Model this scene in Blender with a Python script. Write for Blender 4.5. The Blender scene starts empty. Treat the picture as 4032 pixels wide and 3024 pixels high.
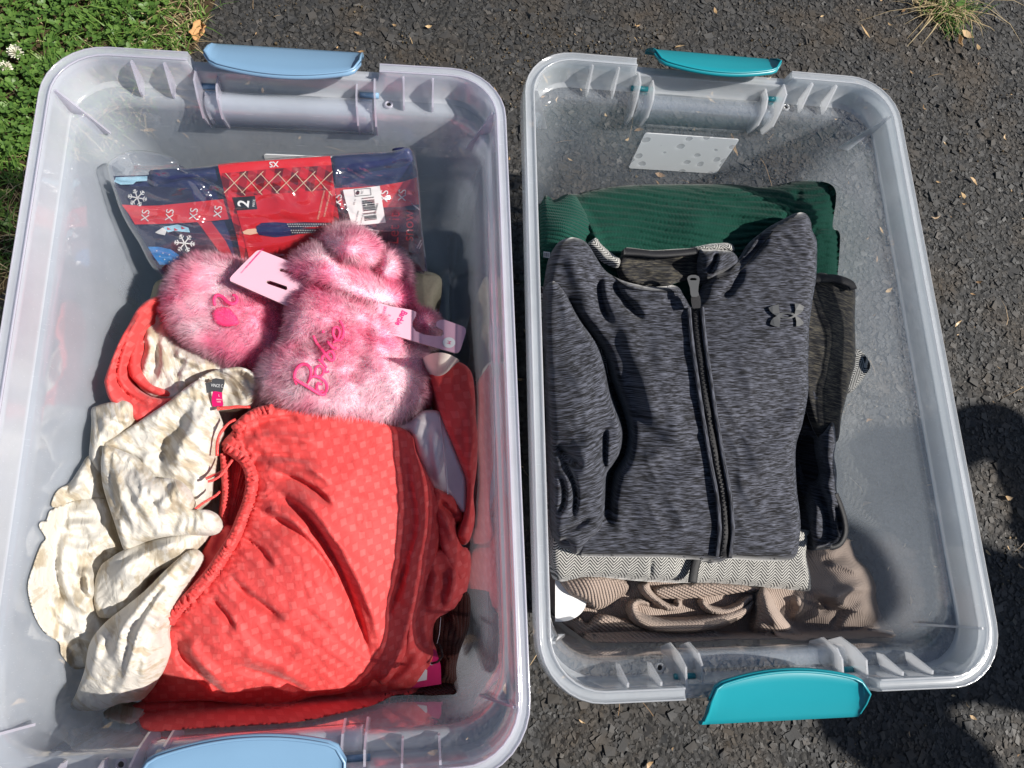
import bpy, math, random
import numpy as np
from mathutils import Vector, Matrix
from mathutils.geometry import delaunay_2d_cdt
random.seed(7); RNG = np.random.default_rng(7)
scn = bpy.context.scene
col = scn.collection

# ------------------------------------------------------------------ camera
F, CX, CY = 2700.0, 2016.0, 1512.0           # focal length and centre, photograph pixels
DN = np.array([-0.13371545, 0.25831833, 0.95676111])   # straight down, in camera axes
_ex = np.array([1.0, 0, 0]) - DN[0]*DN; _ex /= np.linalg.norm(_ex)
MW = np.array([_ex, np.cross(-DN, _ex), -DN])
CAM = np.array([0, 0, 0.9193])
cd = bpy.data.cameras.new('camera'); cam = bpy.data.objects.new('camera', cd); col.objects.link(cam)
cd.sensor_width = 36; cd.lens = F/4032*36; cd.clip_start = 0.01; cd.clip_end = 500
cam.matrix_world = Matrix([[*(MW @ [1, 0, 0]), 0], [0]*4, [0]*4, [0, 0, 0, 1]])
_m = np.eye(4); _m[:3, 0] = MW @ [1, 0, 0]; _m[:3, 1] = MW @ [0, -1, 0]; _m[:3, 2] = MW @ [0, 0, -1]; _m[:3, 3] = CAM
cam.matrix_world = Matrix(_m.tolist())
scn.camera = cam
# ------------------------------------------------------------------ light
SUN = np.array([-0.98, 0.185, -1.0])         # the way the light travels
wd = bpy.data.worlds.new('World'); scn.world = wd; wd.use_nodes = True
nt = wd.node_tree; nt.nodes.clear()
sky = nt.nodes.new('ShaderNodeTexSky'); sky.sky_type = 'NISHITA'; sky.sun_disc = False
sky.sun_elevation = math.atan2(1, math.hypot(SUN[0], SUN[1])); sky.sun_rotation = math.atan2(-SUN[0], -SUN[1])
bg = nt.nodes.new('ShaderNodeBackground'); bg.inputs[1].default_value = 0.054
wo = nt.nodes.new('ShaderNodeOutputWorld')
nt.links.new(sky.outputs[0], bg.inputs[0]); nt.links.new(bg.outputs[0], wo.inputs[0])
sl = bpy.data.lights.new('sun', 'SUN'); sl.energy = 5.0; sl.angle = math.radians(0.53); sl.color = (1, 0.95, 0.88)
so = bpy.data.objects.new('sun', sl); col.objects.link(so); so.location = (3, -1, 3)
so.rotation_euler = Vector(SUN.tolist()).to_track_quat('-Z', 'Y').to_euler()
scn.view_settings.view_transform = 'Standard'; scn.view_settings.look = 'None'
scn.view_settings.exposure = 0.56; scn.view_settings.gamma = 1; scn.view_settings.use_curve_mapping = False
scn.render.engine = 'CYCLES'
cy = scn.cycles
cy.max_bounces = 12; cy.transparent_max_bounces = 40; cy.glossy_bounces = 4; cy.diffuse_bounces = 8; cy.transmission_bounces = 6
cy.use_denoising = True; cy.caustics_reflective = False; cy.caustics_refractive = False
cy.sample_clamp_indirect = 6

# ------------------------------------------------------------------ helpers: geometry
def unp(px, py, z):
    """points of a pixel's ray at the heights z -> (n,3)"""
    px = np.atleast_1d(np.asarray(px, float)); py = np.atleast_1d(np.asarray(py, float)); z = np.broadcast_to(np.asarray(z, float), px.shape)
    r = np.stack([(px-CX)/F, (py-CY)/F, np.ones_like(px)], 1) @ MW.T
    return CAM + r*((z-CAM[2])/r[:, 2])[:, None]
def at(px, py, z): return unp([px], [py], [z])[0]
def zm(pts, ox, oy, s):
    """coordinates read off an enlarged view -> photograph pixels"""
    return [(p[0]/s+ox, p[1]/s+oy) for p in pts]
def link_mesh(name, v, f, mat=None, parent=None, smooth=True, uv=None):
    me = bpy.data.meshes.new(name)
    me.from_pydata([tuple(map(float, p)) for p in v], [], [tuple(map(int, q)) for q in f])
    if smooth: me.polygons.foreach_set('use_smooth', [True]*len(me.polygons))
    if uv is not None:
        l = me.uv_layers.new(name='UVMap'); idx = np.empty(len(me.loops), np.int32); me.loops.foreach_get('vertex_index', idx)
        l.data.foreach_set('uv', np.asarray(uv, np.float32)[idx].ravel())
    me.update()
    return link_obj(name, me, mat, parent)
def link_obj(name, me, mat=None, parent=None):
    o = bpy.data.objects.new(name, me); col.objects.link(o)
    if mat: me.materials.append(mat)
    if parent is not None: o.parent = parent; o.matrix_parent_inverse = parent.matrix_world.inverted()
    return o
def tag(o, label=None, cat=None, group=None, kind=None):
    if label: o['label'] = label
    if cat: o['category'] = cat
    if group: o['group'] = group
    if kind: o['kind'] = kind
    return o
def thing(name, loc, label, cat, rz=0, group=None):
    o = bpy.data.objects.new(name, None); col.objects.link(o); o.empty_display_size = 0.05
    o.location = [float(q) for q in loc]; o.rotation_euler = (0, 0, rz)
    o.matrix_world = Matrix.Translation(o.location) @ Matrix.Rotation(rz, 4, 'Z')
    return tag(o, label, cat, group)
def crom(pts, closed=True, step=12.0):
    """Catmull-Rom through pts, resampled at about step"""
    p = np.asarray(pts, float); n = len(p); out = []
    rng = range(n) if closed else range(n-1)
    for i in rng:
        if closed: a, b, c, d = p[(i-1) % n], p[i], p[(i+1) % n], p[(i+2) % n]
        else: a, b, c, d = p[max(i-1, 0)], p[i], p[i+1], p[min(i+2, n-1)]
        m = max(2, int(np.linalg.norm(c-b)/2))
        t = np.linspace(0, 1, m, endpoint=False)[:, None]
        out.append(0.5*((2*b)+(c-a)*t+(2*a-5*b+4*c-d)*t*t+(3*b-a-3*c+d)*t**3))
    if not closed: out.append(p[-1:])
    q = np.concatenate(out)
    if closed: q = np.vstack([q, q[:1]])
    s = np.concatenate([[0], np.cumsum(np.linalg.norm(np.diff(q, axis=0), axis=1))])
    m = max(4, int(s[-1]/step))
    tt = np.linspace(0, s[-1], m+1)
    r = np.stack([np.interp(tt, s, q[:, k]) for k in range(q.shape[1])], 1)
    return r[:-1] if closed else r
def inside(P, poly):
    x, y = P[:, 0], P[:, 1]; c = np.zeros(len(P), bool); n = len(poly); j = n-1
    for i in range(n):
        xi, yi = poly[i]; xj, yj = poly[j]
        if yi != yj: c ^= ((yi > y) != (yj > y)) & (x < (xj-xi)*(y-yi)/(yj-yi)+xi)
        j = i
    return c
def segdist(P, line, closed=False):
    """distance, signed side and arclength fraction of the nearest place on a polyline"""
    L = np.asarray(line, float); A = L if closed else L[:-1]; B = np.roll(L, -1, 0) if closed else L[1:]
    ln = np.linalg.norm(B-A, axis=1); cum = np.concatenate([[0], np.cumsum(ln)]); tot = max(cum[-1], 1e-9)
    best = np.full(len(P), 1e18); sg = np.zeros(len(P)); fr = np.zeros(len(P))
    for i in range(len(A)):
        d = B[i]-A[i]; l2 = d@d
        if l2 < 1e-12: continue
        v = P-A[i]; t = np.clip(v@d/l2, 0, 1); w = v-t[:, None]*d; q = (w*w).sum(1)
        m = q < best; best = np.where(m, q, best); sg = np.where(m, np.sign(d[0]*v[:, 1]-d[1]*v[:, 0]), sg); fr = np.where(m, (cum[i]+t*ln[i])/tot, fr)
    return np.sqrt(best), sg, fr
def _h(ix, iy, s): 
    n = (ix*374761393+iy*668265263+s*974711) & 0x7fffffff
    n = ((n ^ (n >> 13))*1274126177) & 0x7fffffff
    return ((n ^ (n >> 16)) & 0xffff)/65535.0
def vnoise(x, y, s=0):
    x = np.asarray(x, float); y = np.asarray(y, float)
    ix = np.floor(x).astype(np.int64); iy = np.floor(y).astype(np.int64); fx = x-ix; fy = y-iy
    fx = fx*fx*fx*(fx*(fx*6-15)+10); fy = fy*fy*fy*(fy*(fy*6-15)+10)
    a = _h(ix, iy, s)*(1-fx)+_h(ix+1, iy, s)*fx; b = _h(ix, iy+1, s)*(1-fx)+_h(ix+1, iy+1, s)*fx
    return (a*(1-fy)+b*fy)*2-1
def wrinkles(P, amp, wl, ang, aniso, s):
    """long soft creases: ridged noise stretched along ang (pixels)"""
    c, q = math.cos(ang), math.sin(ang)
    u = (P[:, 0]*c+P[:, 1]*q)/(wl*aniso); v = (-P[:, 0]*q+P[:, 1]*c)/wl
    wv = vnoise(u*0.8+5, v*0.5+9, s+5)
    n1 = 1-np.abs(vnoise(u, v+wv*0.9, s))*2; n2 = vnoise(u*2.1+3, v*1.9+wv*1.4, s+11)
    return amp*(0.75*n1+0.45*n2)
class TPS:
    def __init__(s, c):
        c = np.asarray(c, float); s.x = c[:, :2]/1000; n = len(c)
        if n < 3: s.w = None; s.m = c[:, 2].mean(); return
        K = s.k(s.x, s.x)+np.eye(n)*1e-4; Pm = np.hstack([np.ones((n, 1)), s.x])
        A = np.block([[K, Pm], [Pm.T, np.zeros((3, 3))]]); b = np.concatenate([c[:, 2], np.zeros(3)])
        s.w = np.linalg.lstsq(A, b, rcond=None)[0]
    @staticmethod
    def k(a, b):
        r2 = ((a[:, None]-b[None])**2).sum(2); return np.sqrt(r2+0.003)
    def __call__(s, P):
        if s.w is None: return np.full(len(P), s.m)
        x = P/1000; return s.k(x, s.x)@s.w[:-3]+s.w[-3]+x@s.w[-2:]
# the two totes: centre, turn, rim height
LT = dict(c=np.array([-.1257, .1526]), yaw=.0388, H=.357)
RT = dict(c=np.array([.30177, .20775]), yaw=.0177, H=.340)
def wall_half(T, z):
    k = np.clip(z/(T['H']-.04), 0, 1); return .166+.0245*k, .262+.0180*k
def loc_xy(T, p):
    c, s = math.cos(T['yaw']), math.sin(T['yaw']); d = p[:, :2]-T['c']
    return np.stack([d[:, 0]*c+d[:, 1]*s, -d[:, 0]*s+d[:, 1]*c], 1)
def clamp_ray(T, P, z, mar=.004, lim=.055):
    """raise each point along its ray until it is inside the tote's walls"""
    def bad(z):
        q = np.abs(loc_xy(T, unp(P[:, 0], P[:, 1], z))); hx, hy = wall_half(T, z)
        return (q[:, 0] > hx-mar) | (q[:, 1] > hy-mar)
    lo = z.copy(); hi = np.minimum(np.maximum(z, T['H']-.012), z+lim); b0 = bad(z)
    if not b0.any(): return z
    for _ in range(14):
        mid = (lo+hi)/2; b = bad(mid); lo = np.where(b, mid, lo); hi = np.where(b, hi, mid)
    return np.where(b0, hi, z)
def clip_xy(T, p, mar=.004):
    q = loc_xy(T, p); hx, hy = wall_half(T, p[:, 2]); q[:, 0] = np.clip(q[:, 0], -hx+mar, hx-mar); q[:, 1] = np.clip(q[:, 1], -hy+mar, hy-mar)
    c, s = math.cos(T['yaw']), math.sin(T['yaw']); p = p.copy()
    p[:, 0] = T['c'][0]+q[:, 0]*c-q[:, 1]*s; p[:, 1] = T['c'][1]+q[:, 0]*s+q[:, 1]*c
    return p
def fold_field(P, folds):
    z = np.zeros(len(P))
    for fd in folds:
        pts, amp, w = fd[:3]; asym = fd[3] if len(fd) > 3 else 1.0; ends = fd[4] if len(fd) > 4 else (1, 1)
        L = crom(pts, False, 14)
        near = (P[:, 0] > L[:, 0].min()-3*w*max(1, asym)) & (P[:, 0] < L[:, 0].max()+3*w*max(1, asym)) & (P[:, 1] > L[:, 1].min()-3*w*max(1, asym)) & (P[:, 1] < L[:, 1].max()+3*w*max(1, asym))
        if not near.any(): continue
        d, sg, fr = segdist(P[near], L)
        ww = np.where(sg > 0, w*asym, w)
        env = np.ones(len(d))
        if ends[0]: env *= np.clip(fr/.28, 0, 1)**1.0
        if ends[1]: env *= np.clip((1-fr)/.28, 0, 1)**1.0
        env = env*env*(3-2*env)
        z[near] += amp*env*np.exp(-(d/ww)**2)
    return z
SURF = {}
def cloth(name, outline, zc, mat, parent, T=None, step=11, edge=(40, .010), zbot=None, thick=.006, folds=(), wr=None, uvrot=0.0, uvs=1.0, raw=False, seed=1, extra=None, curl=.006, key=None, noray=False, lift=0.0):
    """one panel of fabric: outline in photograph pixels, heights by control points, creases as ridges; sides and underside closed"""
    B = np.asarray(outline, float) if raw else crom(outline, True, step)
    if raw: B = crom_lin(B, step)
    area = 0.5*np.sum(B[:, 0]*np.roll(B[:, 1], -1)-np.roll(B[:, 0], -1)*B[:, 1])
    if area < 0: B = B[::-1]
    lo, hi = B.min(0), B.max(0)
    gx = np.arange(lo[0], hi[0], step); gy = np.arange(lo[1], hi[1], step*.866)
    G = np.stack(np.meshgrid(gx, gy), -1); G[1::2, :, 0] += step/2; G = G.reshape(-1, 2)
    G = G+RNG.uniform(-.18, .18, G.shape)*step
    G = G[inside(G, B)]
    if len(G):
        d, _, _ = segdist(G, B, True); G = G[d > .55*step]
    P = np.vstack([B, G]); nb = len(B)
    o = delaunay_2d_cdt([Vector((a, b)) for a, b in P], [(i, (i+1) % nb) for i in range(nb)], [], 1, 1e-5)
    P = np.array([[q[0], q[1]] for q in o[0]]); tris = [list(t) for t in o[2]]
    org = o[3]; bmap = {}
    for i, src in enumerate(org):
        for q in src:
            if q < nb: bmap[q] = i
    tps = TPS(zc) if not callable(zc) else zc
    gain = 1.55 if mat is M['linen'] else 1.6 if mat is M['heather'] else 1.3 if mat is M['coral'] else 1.0
    if mat is M['linen'] and edge: edge = (20, min(edge[1], .0045))
    if mat is M['linen']: folds = [(f_[0], f_[1]*1.45, f_[2]*1.1, *f_[3:]) if f_[1] > 0 else (f_[0], f_[1]*.75, f_[2]*1.7, *f_[3:]) for f_ in folds]
    else: folds = [(f_[0], f_[1]*gain, *f_[2:]) for f_ in folds]
    def zf(Q):
        z = tps(Q)
        if folds: z = z+fold_field(Q, folds)
        d, _, _ = segdist(Q, B, True)
        if wr: z = z+wrinkles(Q, wr[0], wr[1], wr[2], wr[3], seed)*np.clip(d/55, 0, 1)
        if extra: z = z+extra(Q)
        if mat is M['linen']: z = z+(wrinkles(Q, .0026, 26, .9+seed*.7, 3.4, seed+70)+wrinkles(Q, .0022, 52, 1.5+seed*1.3, 3.0, seed+170))*np.clip(d/22, 0, 1)
        if mat is M['coral']: z = z+wrinkles(Q, .0007, 30, .6+seed*.5, 2.6, seed+70)*np.clip(d/40, 0, 1)
        if edge:
            k = np.clip(1-d/edge[0], 0, 1); z = z-edge[1]*(1-np.sqrt(np.clip(1-k*k, 0, 1)))
        if T and not noray: z = clamp_ray(T, Q, z, .004, .12 if mat in (M['linen'], M['coral']) else .055)+lift
        return z
    z = zf(P)
    if mat is M['linen']:
        tr = np.array(tris); E = np.vstack([tr[:, [0, 1]], tr[:, [1, 2]], tr[:, [2, 0]]]); E = np.vstack([E, E[:, ::-1]]); cnt = np.bincount(E[:, 0], minlength=len(P)).astype(float)
        for _ in range(1): z = z*.8+.2*np.bincount(E[:, 0], weights=z[E[:, 1]], minlength=len(P))/np.maximum(cnt, 1)
        if T and not noray: z = clamp_ray(T, P, z, .004, .12)
    V = unp(P[:, 0], P[:, 1], z)
    if T: V = clip_xy(T, V, .0035)
    if key: SURF[key] = zf
    n0 = len(V); ring = [bmap[i] for i in range(nb) if i in bmap]; rb = V[ring]
    # skirt
    fs = [(t[0], t[1], t[2]) for t in tris]
    nrm = np.zeros((len(ring), 2)); nx = np.roll(rb, -1, 0)[:, :2]-np.roll(rb, 1, 0)[:, :2]
    nl = np.linalg.norm(nx, axis=1)[:, None]+1e-9; inw = np.stack([-nx[:, 1], nx[:, 0]], 1)/nl
    cen = rb[:, :2].mean(0); sgn = 1.0
    a2 = 0.5*np.sum(rb[:, 0]*np.roll(rb[:, 1], -1)-np.roll(rb[:, 0], -1)*rb[:, 1])
    if a2 < 0: inw = -inw
    allv = [V]; prev = ring; base = n0
    zb = np.full(len(ring), zbot) if zbot is not None else rb[:, 2]-thick
    zb = np.minimum(zb, rb[:, 2]-.0015)
    for f_, ins in ((.3, -.15), (.65, .25), (1.0, 1.0)):
        r = rb.copy(); r[:, 2] = rb[:, 2]+(zb-rb[:, 2])*f_; r[:, :2] += inw*curl*ins
        if T: r = clip_xy(T, r)
        allv.append(r); cur = list(range(base, base+len(ring)))
        for i in range(len(ring)):
            j = (i+1) % len(ring); fs.append((prev[i], prev[j], cur[j], cur[i]))
        prev = cur; base += len(ring)
    allv.append(np.array([[*allv[-1][:, :2].mean(0), allv[-1][:, 2].mean()]]))
    for i in range(len(ring)): fs.append((prev[i], prev[(i+1) % len(ring)], base))
    VV = np.vstack(allv); V0 = VV
    c, s = math.cos(uvrot), math.sin(uvrot)
    x = VV[:, 0]-VV[:, 2]*.35; y = VV[:, 1]+VV[:, 2]*.35
    uv = np.stack([x*c+y*s, -x*s+y*c], 1)*uvs
    # orient triangles upwards
    A, Bq, C = (VV[[t[k] for t in tris]] for k in range(3))
    up = np.cross(Bq-A, C-A)[:, 2] < 0
    if up.mean() > .5:
        for i in range(len(tris)): fs[i] = fs[i][::-1]
    ob = link_mesh(name, VV, fs, mat, parent, True, uv)
    if mat in (M['linen'], M['coral'], M['herring'], M['heather_in']): ob.data.polygons.foreach_set('use_smooth', [i < len(tris) for i in range(len(fs))])
    return ob
def crom_lin(B, step):
    out = []; n = len(B)
    for i in range(n):
        a, b = B[i], B[(i+1) % n]; m = max(1, int(np.linalg.norm(b-a)/step))
        out += [a+(b-a)*t/m for t in range(m)]
    return np.array(out)
def box(name, cx, hx, mat, parent, M=None):
    """bevel-less box as eight verts; used for tiny pieces"""
    v = [(cx[0]+sx*hx[0], cx[1]+sy*hx[1], cx[2]+sz*hx[2]) for sz in (-1, 1) for sy in (-1, 1) for sx in (-1, 1)]
    f = [(0, 2, 3, 1), (4, 5, 7, 6), (0, 1, 5, 4), (2, 6, 7, 3), (0, 4, 6, 2), (1, 3, 7, 5)]
    return link_mesh(name, v, f, mat, parent, False)
def tube(name, pts, r, mat, parent, n=6, flat=1.0, rfun=None):
    P = np.asarray(pts, float); k = len(P); v = []; f = []
    T_ = np.gradient(P, axis=0); T_ /= np.linalg.norm(T_, axis=1)[:, None]+1e-12
    for i in range(k):
        a = np.cross(T_[i], [0, 0, 1.0]); 
        if np.linalg.norm(a) < 1e-4: a = np.array([1.0, 0, 0])
        a /= np.linalg.norm(a); b = np.cross(a, T_[i]); rr = r*(rfun(i/(k-1)) if rfun else 1)
        for q in range(n):
            t = 2*math.pi*q/n; v.append(P[i]+a*math.cos(t)*rr+b*math.sin(t)*rr*flat)
    for i in range(k-1):
        for q in range(n): f.append((i*n+q, i*n+(q+1) % n, (i+1)*n+(q+1) % n, (i+1)*n+q))
    f.append(tuple(range(n))[::-1]); f.append(tuple((k-1)*n+q for q in range(n)))
    return link_mesh(name, v, f, mat, parent, True)
def ribbon(name, px, w, zf, off, mat, parent, th=.0012, step=10):
    """a flat strip w pixels wide laid along a pixel path on the surface zf, off above it"""
    L = crom(px, False, step); t = np.gradient(L, axis=0); t /= np.linalg.norm(t, axis=1)[:, None]; nn = np.stack([-t[:, 1], t[:, 0]], 1)
    w = np.broadcast_to(np.asarray(w, float), (len(L),)) if np.ndim(w) == 0 else np.interp(np.linspace(0, 1, len(L)), np.linspace(0, 1, len(w)), w)
    prof = [(-.5, -th), (-.5, 0), (-.25, th*.35), (0, th*.45), (.25, th*.35), (.5, 0), (.5, -th)]
    v = []; m = len(prof)
    for a, dz in prof:
        q = L+nn*(w*a)[:, None]; z = zf(q)+off+dz; v.append(unp(q[:, 0], q[:, 1], z))
    V = np.stack(v, 1).reshape(-1, 3); f = []
    for i in range(len(L)-1):
        for k in range(m-1): f.append((i*m+k, i*m+k+1, (i+1)*m+k+1, (i+1)*m+k))
        f.append((i*m+m-1, i*m, (i+1)*m, (i+1)*m+m-1))
    f.append(tuple(range(m))); f.append(tuple((len(L)-1)*m+k for k in range(m))[::-1])
    uv = np.stack([np.repeat(np.linspace(0, len(L)*step/4500, len(L)), m), np.tile([p[0]*.01 for p in prof], len(L))], 1)
    return link_mesh(name, V, f, mat, parent, True, uv)
def plate(name, outer, fn, th, mat, parent, holes=()):
    """flat piece: outline (and holes) in pixels, fn(px)->points on its face, thickness below along -normal given by fn(px, off)"""
    loops = [np.asarray(outer, float)]+[np.asarray(h, float) for h in holes]
    P = np.vstack(loops); e = []; b = 0
    for L in loops: e += [(b+i, b+(i+1) % len(L)) for i in range(len(L))]; b += len(L)
    o = delaunay_2d_cdt([Vector((q[0], q[1])) for q in P], e, [], 1, 1e-6)
    Q = np.array([[q[0], q[1]] for q in o[0]]); tr = []
    for t in o[2]:
        c = Q[list(t)].mean(0)[None]
        if all(not inside(c, h)[0] for h in loops[1:]): tr.append(tuple(t))
    top = fn(Q, 0.0); bot = fn(Q, -th); n = len(Q); V = np.vstack([top, bot])
    A, B_, C = (V[[t[k] for t in tr]] for k in range(3)); up = np.cross(B_-A, C-A)[:, 2] < 0
    tr = [t[::-1] if u else t for t, u in zip(tr, up)]
    f = list(tr)+[tuple(i+n for i in t[::-1]) for t in tr]
    cnt = {}
    for t in tr:
        for k in range(3): cnt[(t[k], t[(k+1) % 3])] = 1
    for (a, b2) in cnt:
        if (b2, a) not in cnt: f.append((b2, a, a+n, b2+n))
    return link_mesh(name, V, f, mat, parent, False)
def text_mesh(s, bold=0.0):
    cu = bpy.data.curves.new('t', 'FONT'); cu.body = s; cu.size = 1; cu.offset = bold; cu.resolution_u = 3
    o = bpy.data.objects.new('t', cu); col.objects.link(o); bpy.context.view_layer.update()
    me = bpy.data.meshes.new_from_object(o.evaluated_get(bpy.context.evaluated_depsgraph_get()))
    v = np.array([p.co[:2] for p in me.vertices]); f = [tuple(p.vertices) for p in me.polygons]
    bpy.data.objects.remove(o); bpy.data.curves.remove(cu); bpy.data.meshes.remove(me)
    return v, f
def lettering(name, s, o, base, up, fn, off, mat, parent, bold=0.0, center=True):
    v, f = text_mesh(s, bold)
    if center: v = v-(v.max(0)+v.min(0))/2
    px = np.asarray(o, float)+v[:, :1]*np.asarray(base, float)+v[:, 1:]*np.asarray(up, float)
    return link_mesh(name, fn(px, off), f, mat, parent, False)

# ------------------------------------------------------------------ helpers: materials
class NT:
    def __init__(s, name):
        s.m = bpy.data.materials.new(name); s.m.use_nodes = True; s.t = s.m.node_tree; s.t.nodes.clear()
        s.out = s.n('OutputMaterial')
    def n(s, kind, **kw):
        nd = s.t.nodes.new('ShaderNode'+kind)
        for k, v in kw.items(): setattr(nd, k, v)
        return nd
    def set(s, sock, v):
        if hasattr(v, 'is_linked') or isinstance(v, bpy.types.NodeSocket): s.t.links.new(v, sock)
        elif v is not None: sock.default_value = v
    def math(s, op, a, b=None, c=None, clamp=False):
        nd = s.n('Math', operation=op); nd.use_clamp = clamp
        for i, q in enumerate((a, b, c)):
            if q is not None: s.set(nd.inputs[i], q)
        return nd.outputs[0]
    def coord(s, which='UV'): return s.n('TexCoord').outputs[which]
    def mapping(s, v, scale=(1, 1, 1), rot=(0, 0, 0), loc=(0, 0, 0)):
        m = s.n('Mapping'); s.set(m.inputs[0], v); m.inputs['Location'].default_value = loc; m.inputs['Rotation'].default_value = rot; m.inputs['Scale'].default_value = scale
        return m.outputs[0]
    def noise(s, v, scale, detail=3, rough=.55, dist=0.0, out=0):
        n = s.n('TexNoise'); s.set(n.inputs['Vector'], v); n.inputs['Scale'].default_value = scale; n.inputs['Detail'].default_value = detail; n.inputs['Roughness'].default_value = rough; n.inputs['Distortion'].default_value = dist
        return n.outputs[out]
    def vor(s, v, scale, feature='F1', out='Distance', rnd=1.0):
        n = s.n('TexVoronoi', feature=feature); s.set(n.inputs['Vector'], v); n.inputs['Scale'].default_value = scale; n.inputs['Randomness'].default_value = rnd
        return n.outputs[out]
    def ramp(s, f, stops, interp='LINEAR'):
        r = s.n('ValToRGB'); r.color_ramp.interpolation = interp; e = r.color_ramp.elements
        while len(e) < len(stops): e.new(.5)
        for q, (p, c) in zip(e, stops):
            q.position = p; q.color = (*c, 1) if len(c) == 3 else c
        s.set(r.inputs[0], f); return r.outputs[0]
    def mix(s, f, a, b, typ='MIX'):
        m = s.n('Mix', data_type='RGBA', blend_type=typ); s.set(m.inputs[0], f); s.set(m.inputs[6], a if not isinstance(a, tuple) else (*a, 1)[:4]); s.set(m.inputs[7], b if not isinstance(b, tuple) else (*b, 1)[:4])
        return m.outputs[2]
    def sep(s, v):
        n = s.n('SeparateXYZ'); s.set(n.inputs[0], v); return n.outputs
    def comb(s, x, y, z=0.0):
        n = s.n('CombineXYZ'); 
        for i, q in enumerate((x, y, z)): s.set(n.inputs[i], q)
        return n.outputs[0]
    def bump(s, h, st=.5, d=.001, nrm=None):
        b = s.n('Bump'); b.inputs['Strength'].default_value = st; b.inputs['Distance'].default_value = d; s.set(b.inputs['Height'], h)
        if nrm is not None: s.set(b.inputs['Normal'], nrm)
        return b.outputs[0]
    def pbr(s, colr, rough=.6, nrm=None, spec=.5, sheen=0, sub=0, metal=0, coat=0):
        b = s.n('BsdfPrincipled'); s.set(b.inputs['Base Color'], colr if not isinstance(colr, tuple) else (*colr, 1)[:4]); s.set(b.inputs['Roughness'], rough)
        b.inputs['Specular IOR Level'].default_value = spec; b.inputs['Metallic'].default_value = metal
        if sheen: b.inputs['Sheen Weight'].default_value = sheen; b.inputs['Sheen Roughness'].default_value = .4
        if coat: b.inputs['Coat Weight'].default_value = coat
        if nrm is not None: s.set(b.inputs['Normal'], nrm)
        return b.outputs[0]
    def done(s, sh): s.t.links.new(sh, s.out.inputs[0]); return s.m
def plain(name, c, rough=.55, spec=.4, var=.12, sc=60, bump=.0, coat=0):
    k = NT(name); o = k.coord('Object'); n = k.noise(o, sc, 3)
    cc = k.mix(n, tuple(x*(1-var) for x in c), tuple(min(1, x*(1+var)) for x in c))
    return k.done(k.pbr(cc, rough, k.bump(k.noise(o, sc*8, 2), bump, .0005) if bump else None, spec, coat=coat))
def trans_mix(k, color, base, fac=.25):
    """thin cloth lets some light through"""
    t = k.n('BsdfTranslucent'); k.set(t.inputs[0], color); m = k.n('MixShader'); m.inputs[0].default_value = fac
    k.t.links.new(base, m.inputs[1]); k.t.links.new(t.outputs[0], m.inputs[2]); return m.outputs[0]
def mat_plastic(name, milk, tint, rough, F0=.045, mcol=(.86, .87, .9), scr=1.0, pw=2.7):
    k = NT(name); o = k.coord('Object')
    lw = k.n('LayerWeight'); lw.inputs[0].default_value = .5
    fr = k.math('ADD', k.math('MULTIPLY', k.math('POWER', lw.outputs['Facing'], pw), 1-F0), F0)
    cloud = k.noise(o, 9, 4, .6); scratch = k.ramp(k.noise(k.mapping(o, (40, 1100, 260), (.3, .5, .4)), 1.0, 2, .6), [(.66, (0, 0, 0)), (.74, (1, 1, 1))])
    tr = k.n('BsdfTransparent'); tr.inputs[0].default_value = (*tint, 1)
    di = k.n('BsdfDiffuse'); di.inputs[0].default_value = (*mcol, 1); tl = k.n('BsdfTranslucent'); tl.inputs[0].default_value = (*mcol, 1)
    b = k.bump(cloud, .12, .002); 
    md = k.n('MixShader'); md.inputs[0].default_value = .5; k.t.links.new(di.outputs[0], md.inputs[1]); k.t.links.new(tl.outputs[0], md.inputs[2])
    mf = k.math('ADD', k.math('MULTIPLY_ADD', cloud, milk*.7, milk*.62), k.math('MULTIPLY', scratch, .12*scr))
    m1 = k.n('MixShader'); k.set(m1.inputs[0], mf); k.t.links.new(tr.outputs[0], m1.inputs[1]); k.t.links.new(md.outputs[0], m1.inputs[2])
    gl = k.n('BsdfGlossy'); gl.inputs['Color'].default_value = (1, 1, 1, 1); k.set(gl.inputs['Roughness'], k.math('MULTIPLY_ADD', cloud, .03, rough)); k.set(gl.inputs['Normal'], b)
    m2 = k.n('MixShader'); k.set(m2.inputs[0], fr); k.t.links.new(m1.outputs[0], m2.inputs[1]); k.t.links.new(gl.outputs[0], m2.inputs[2])
    return k.done(m2.outputs[0])

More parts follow.
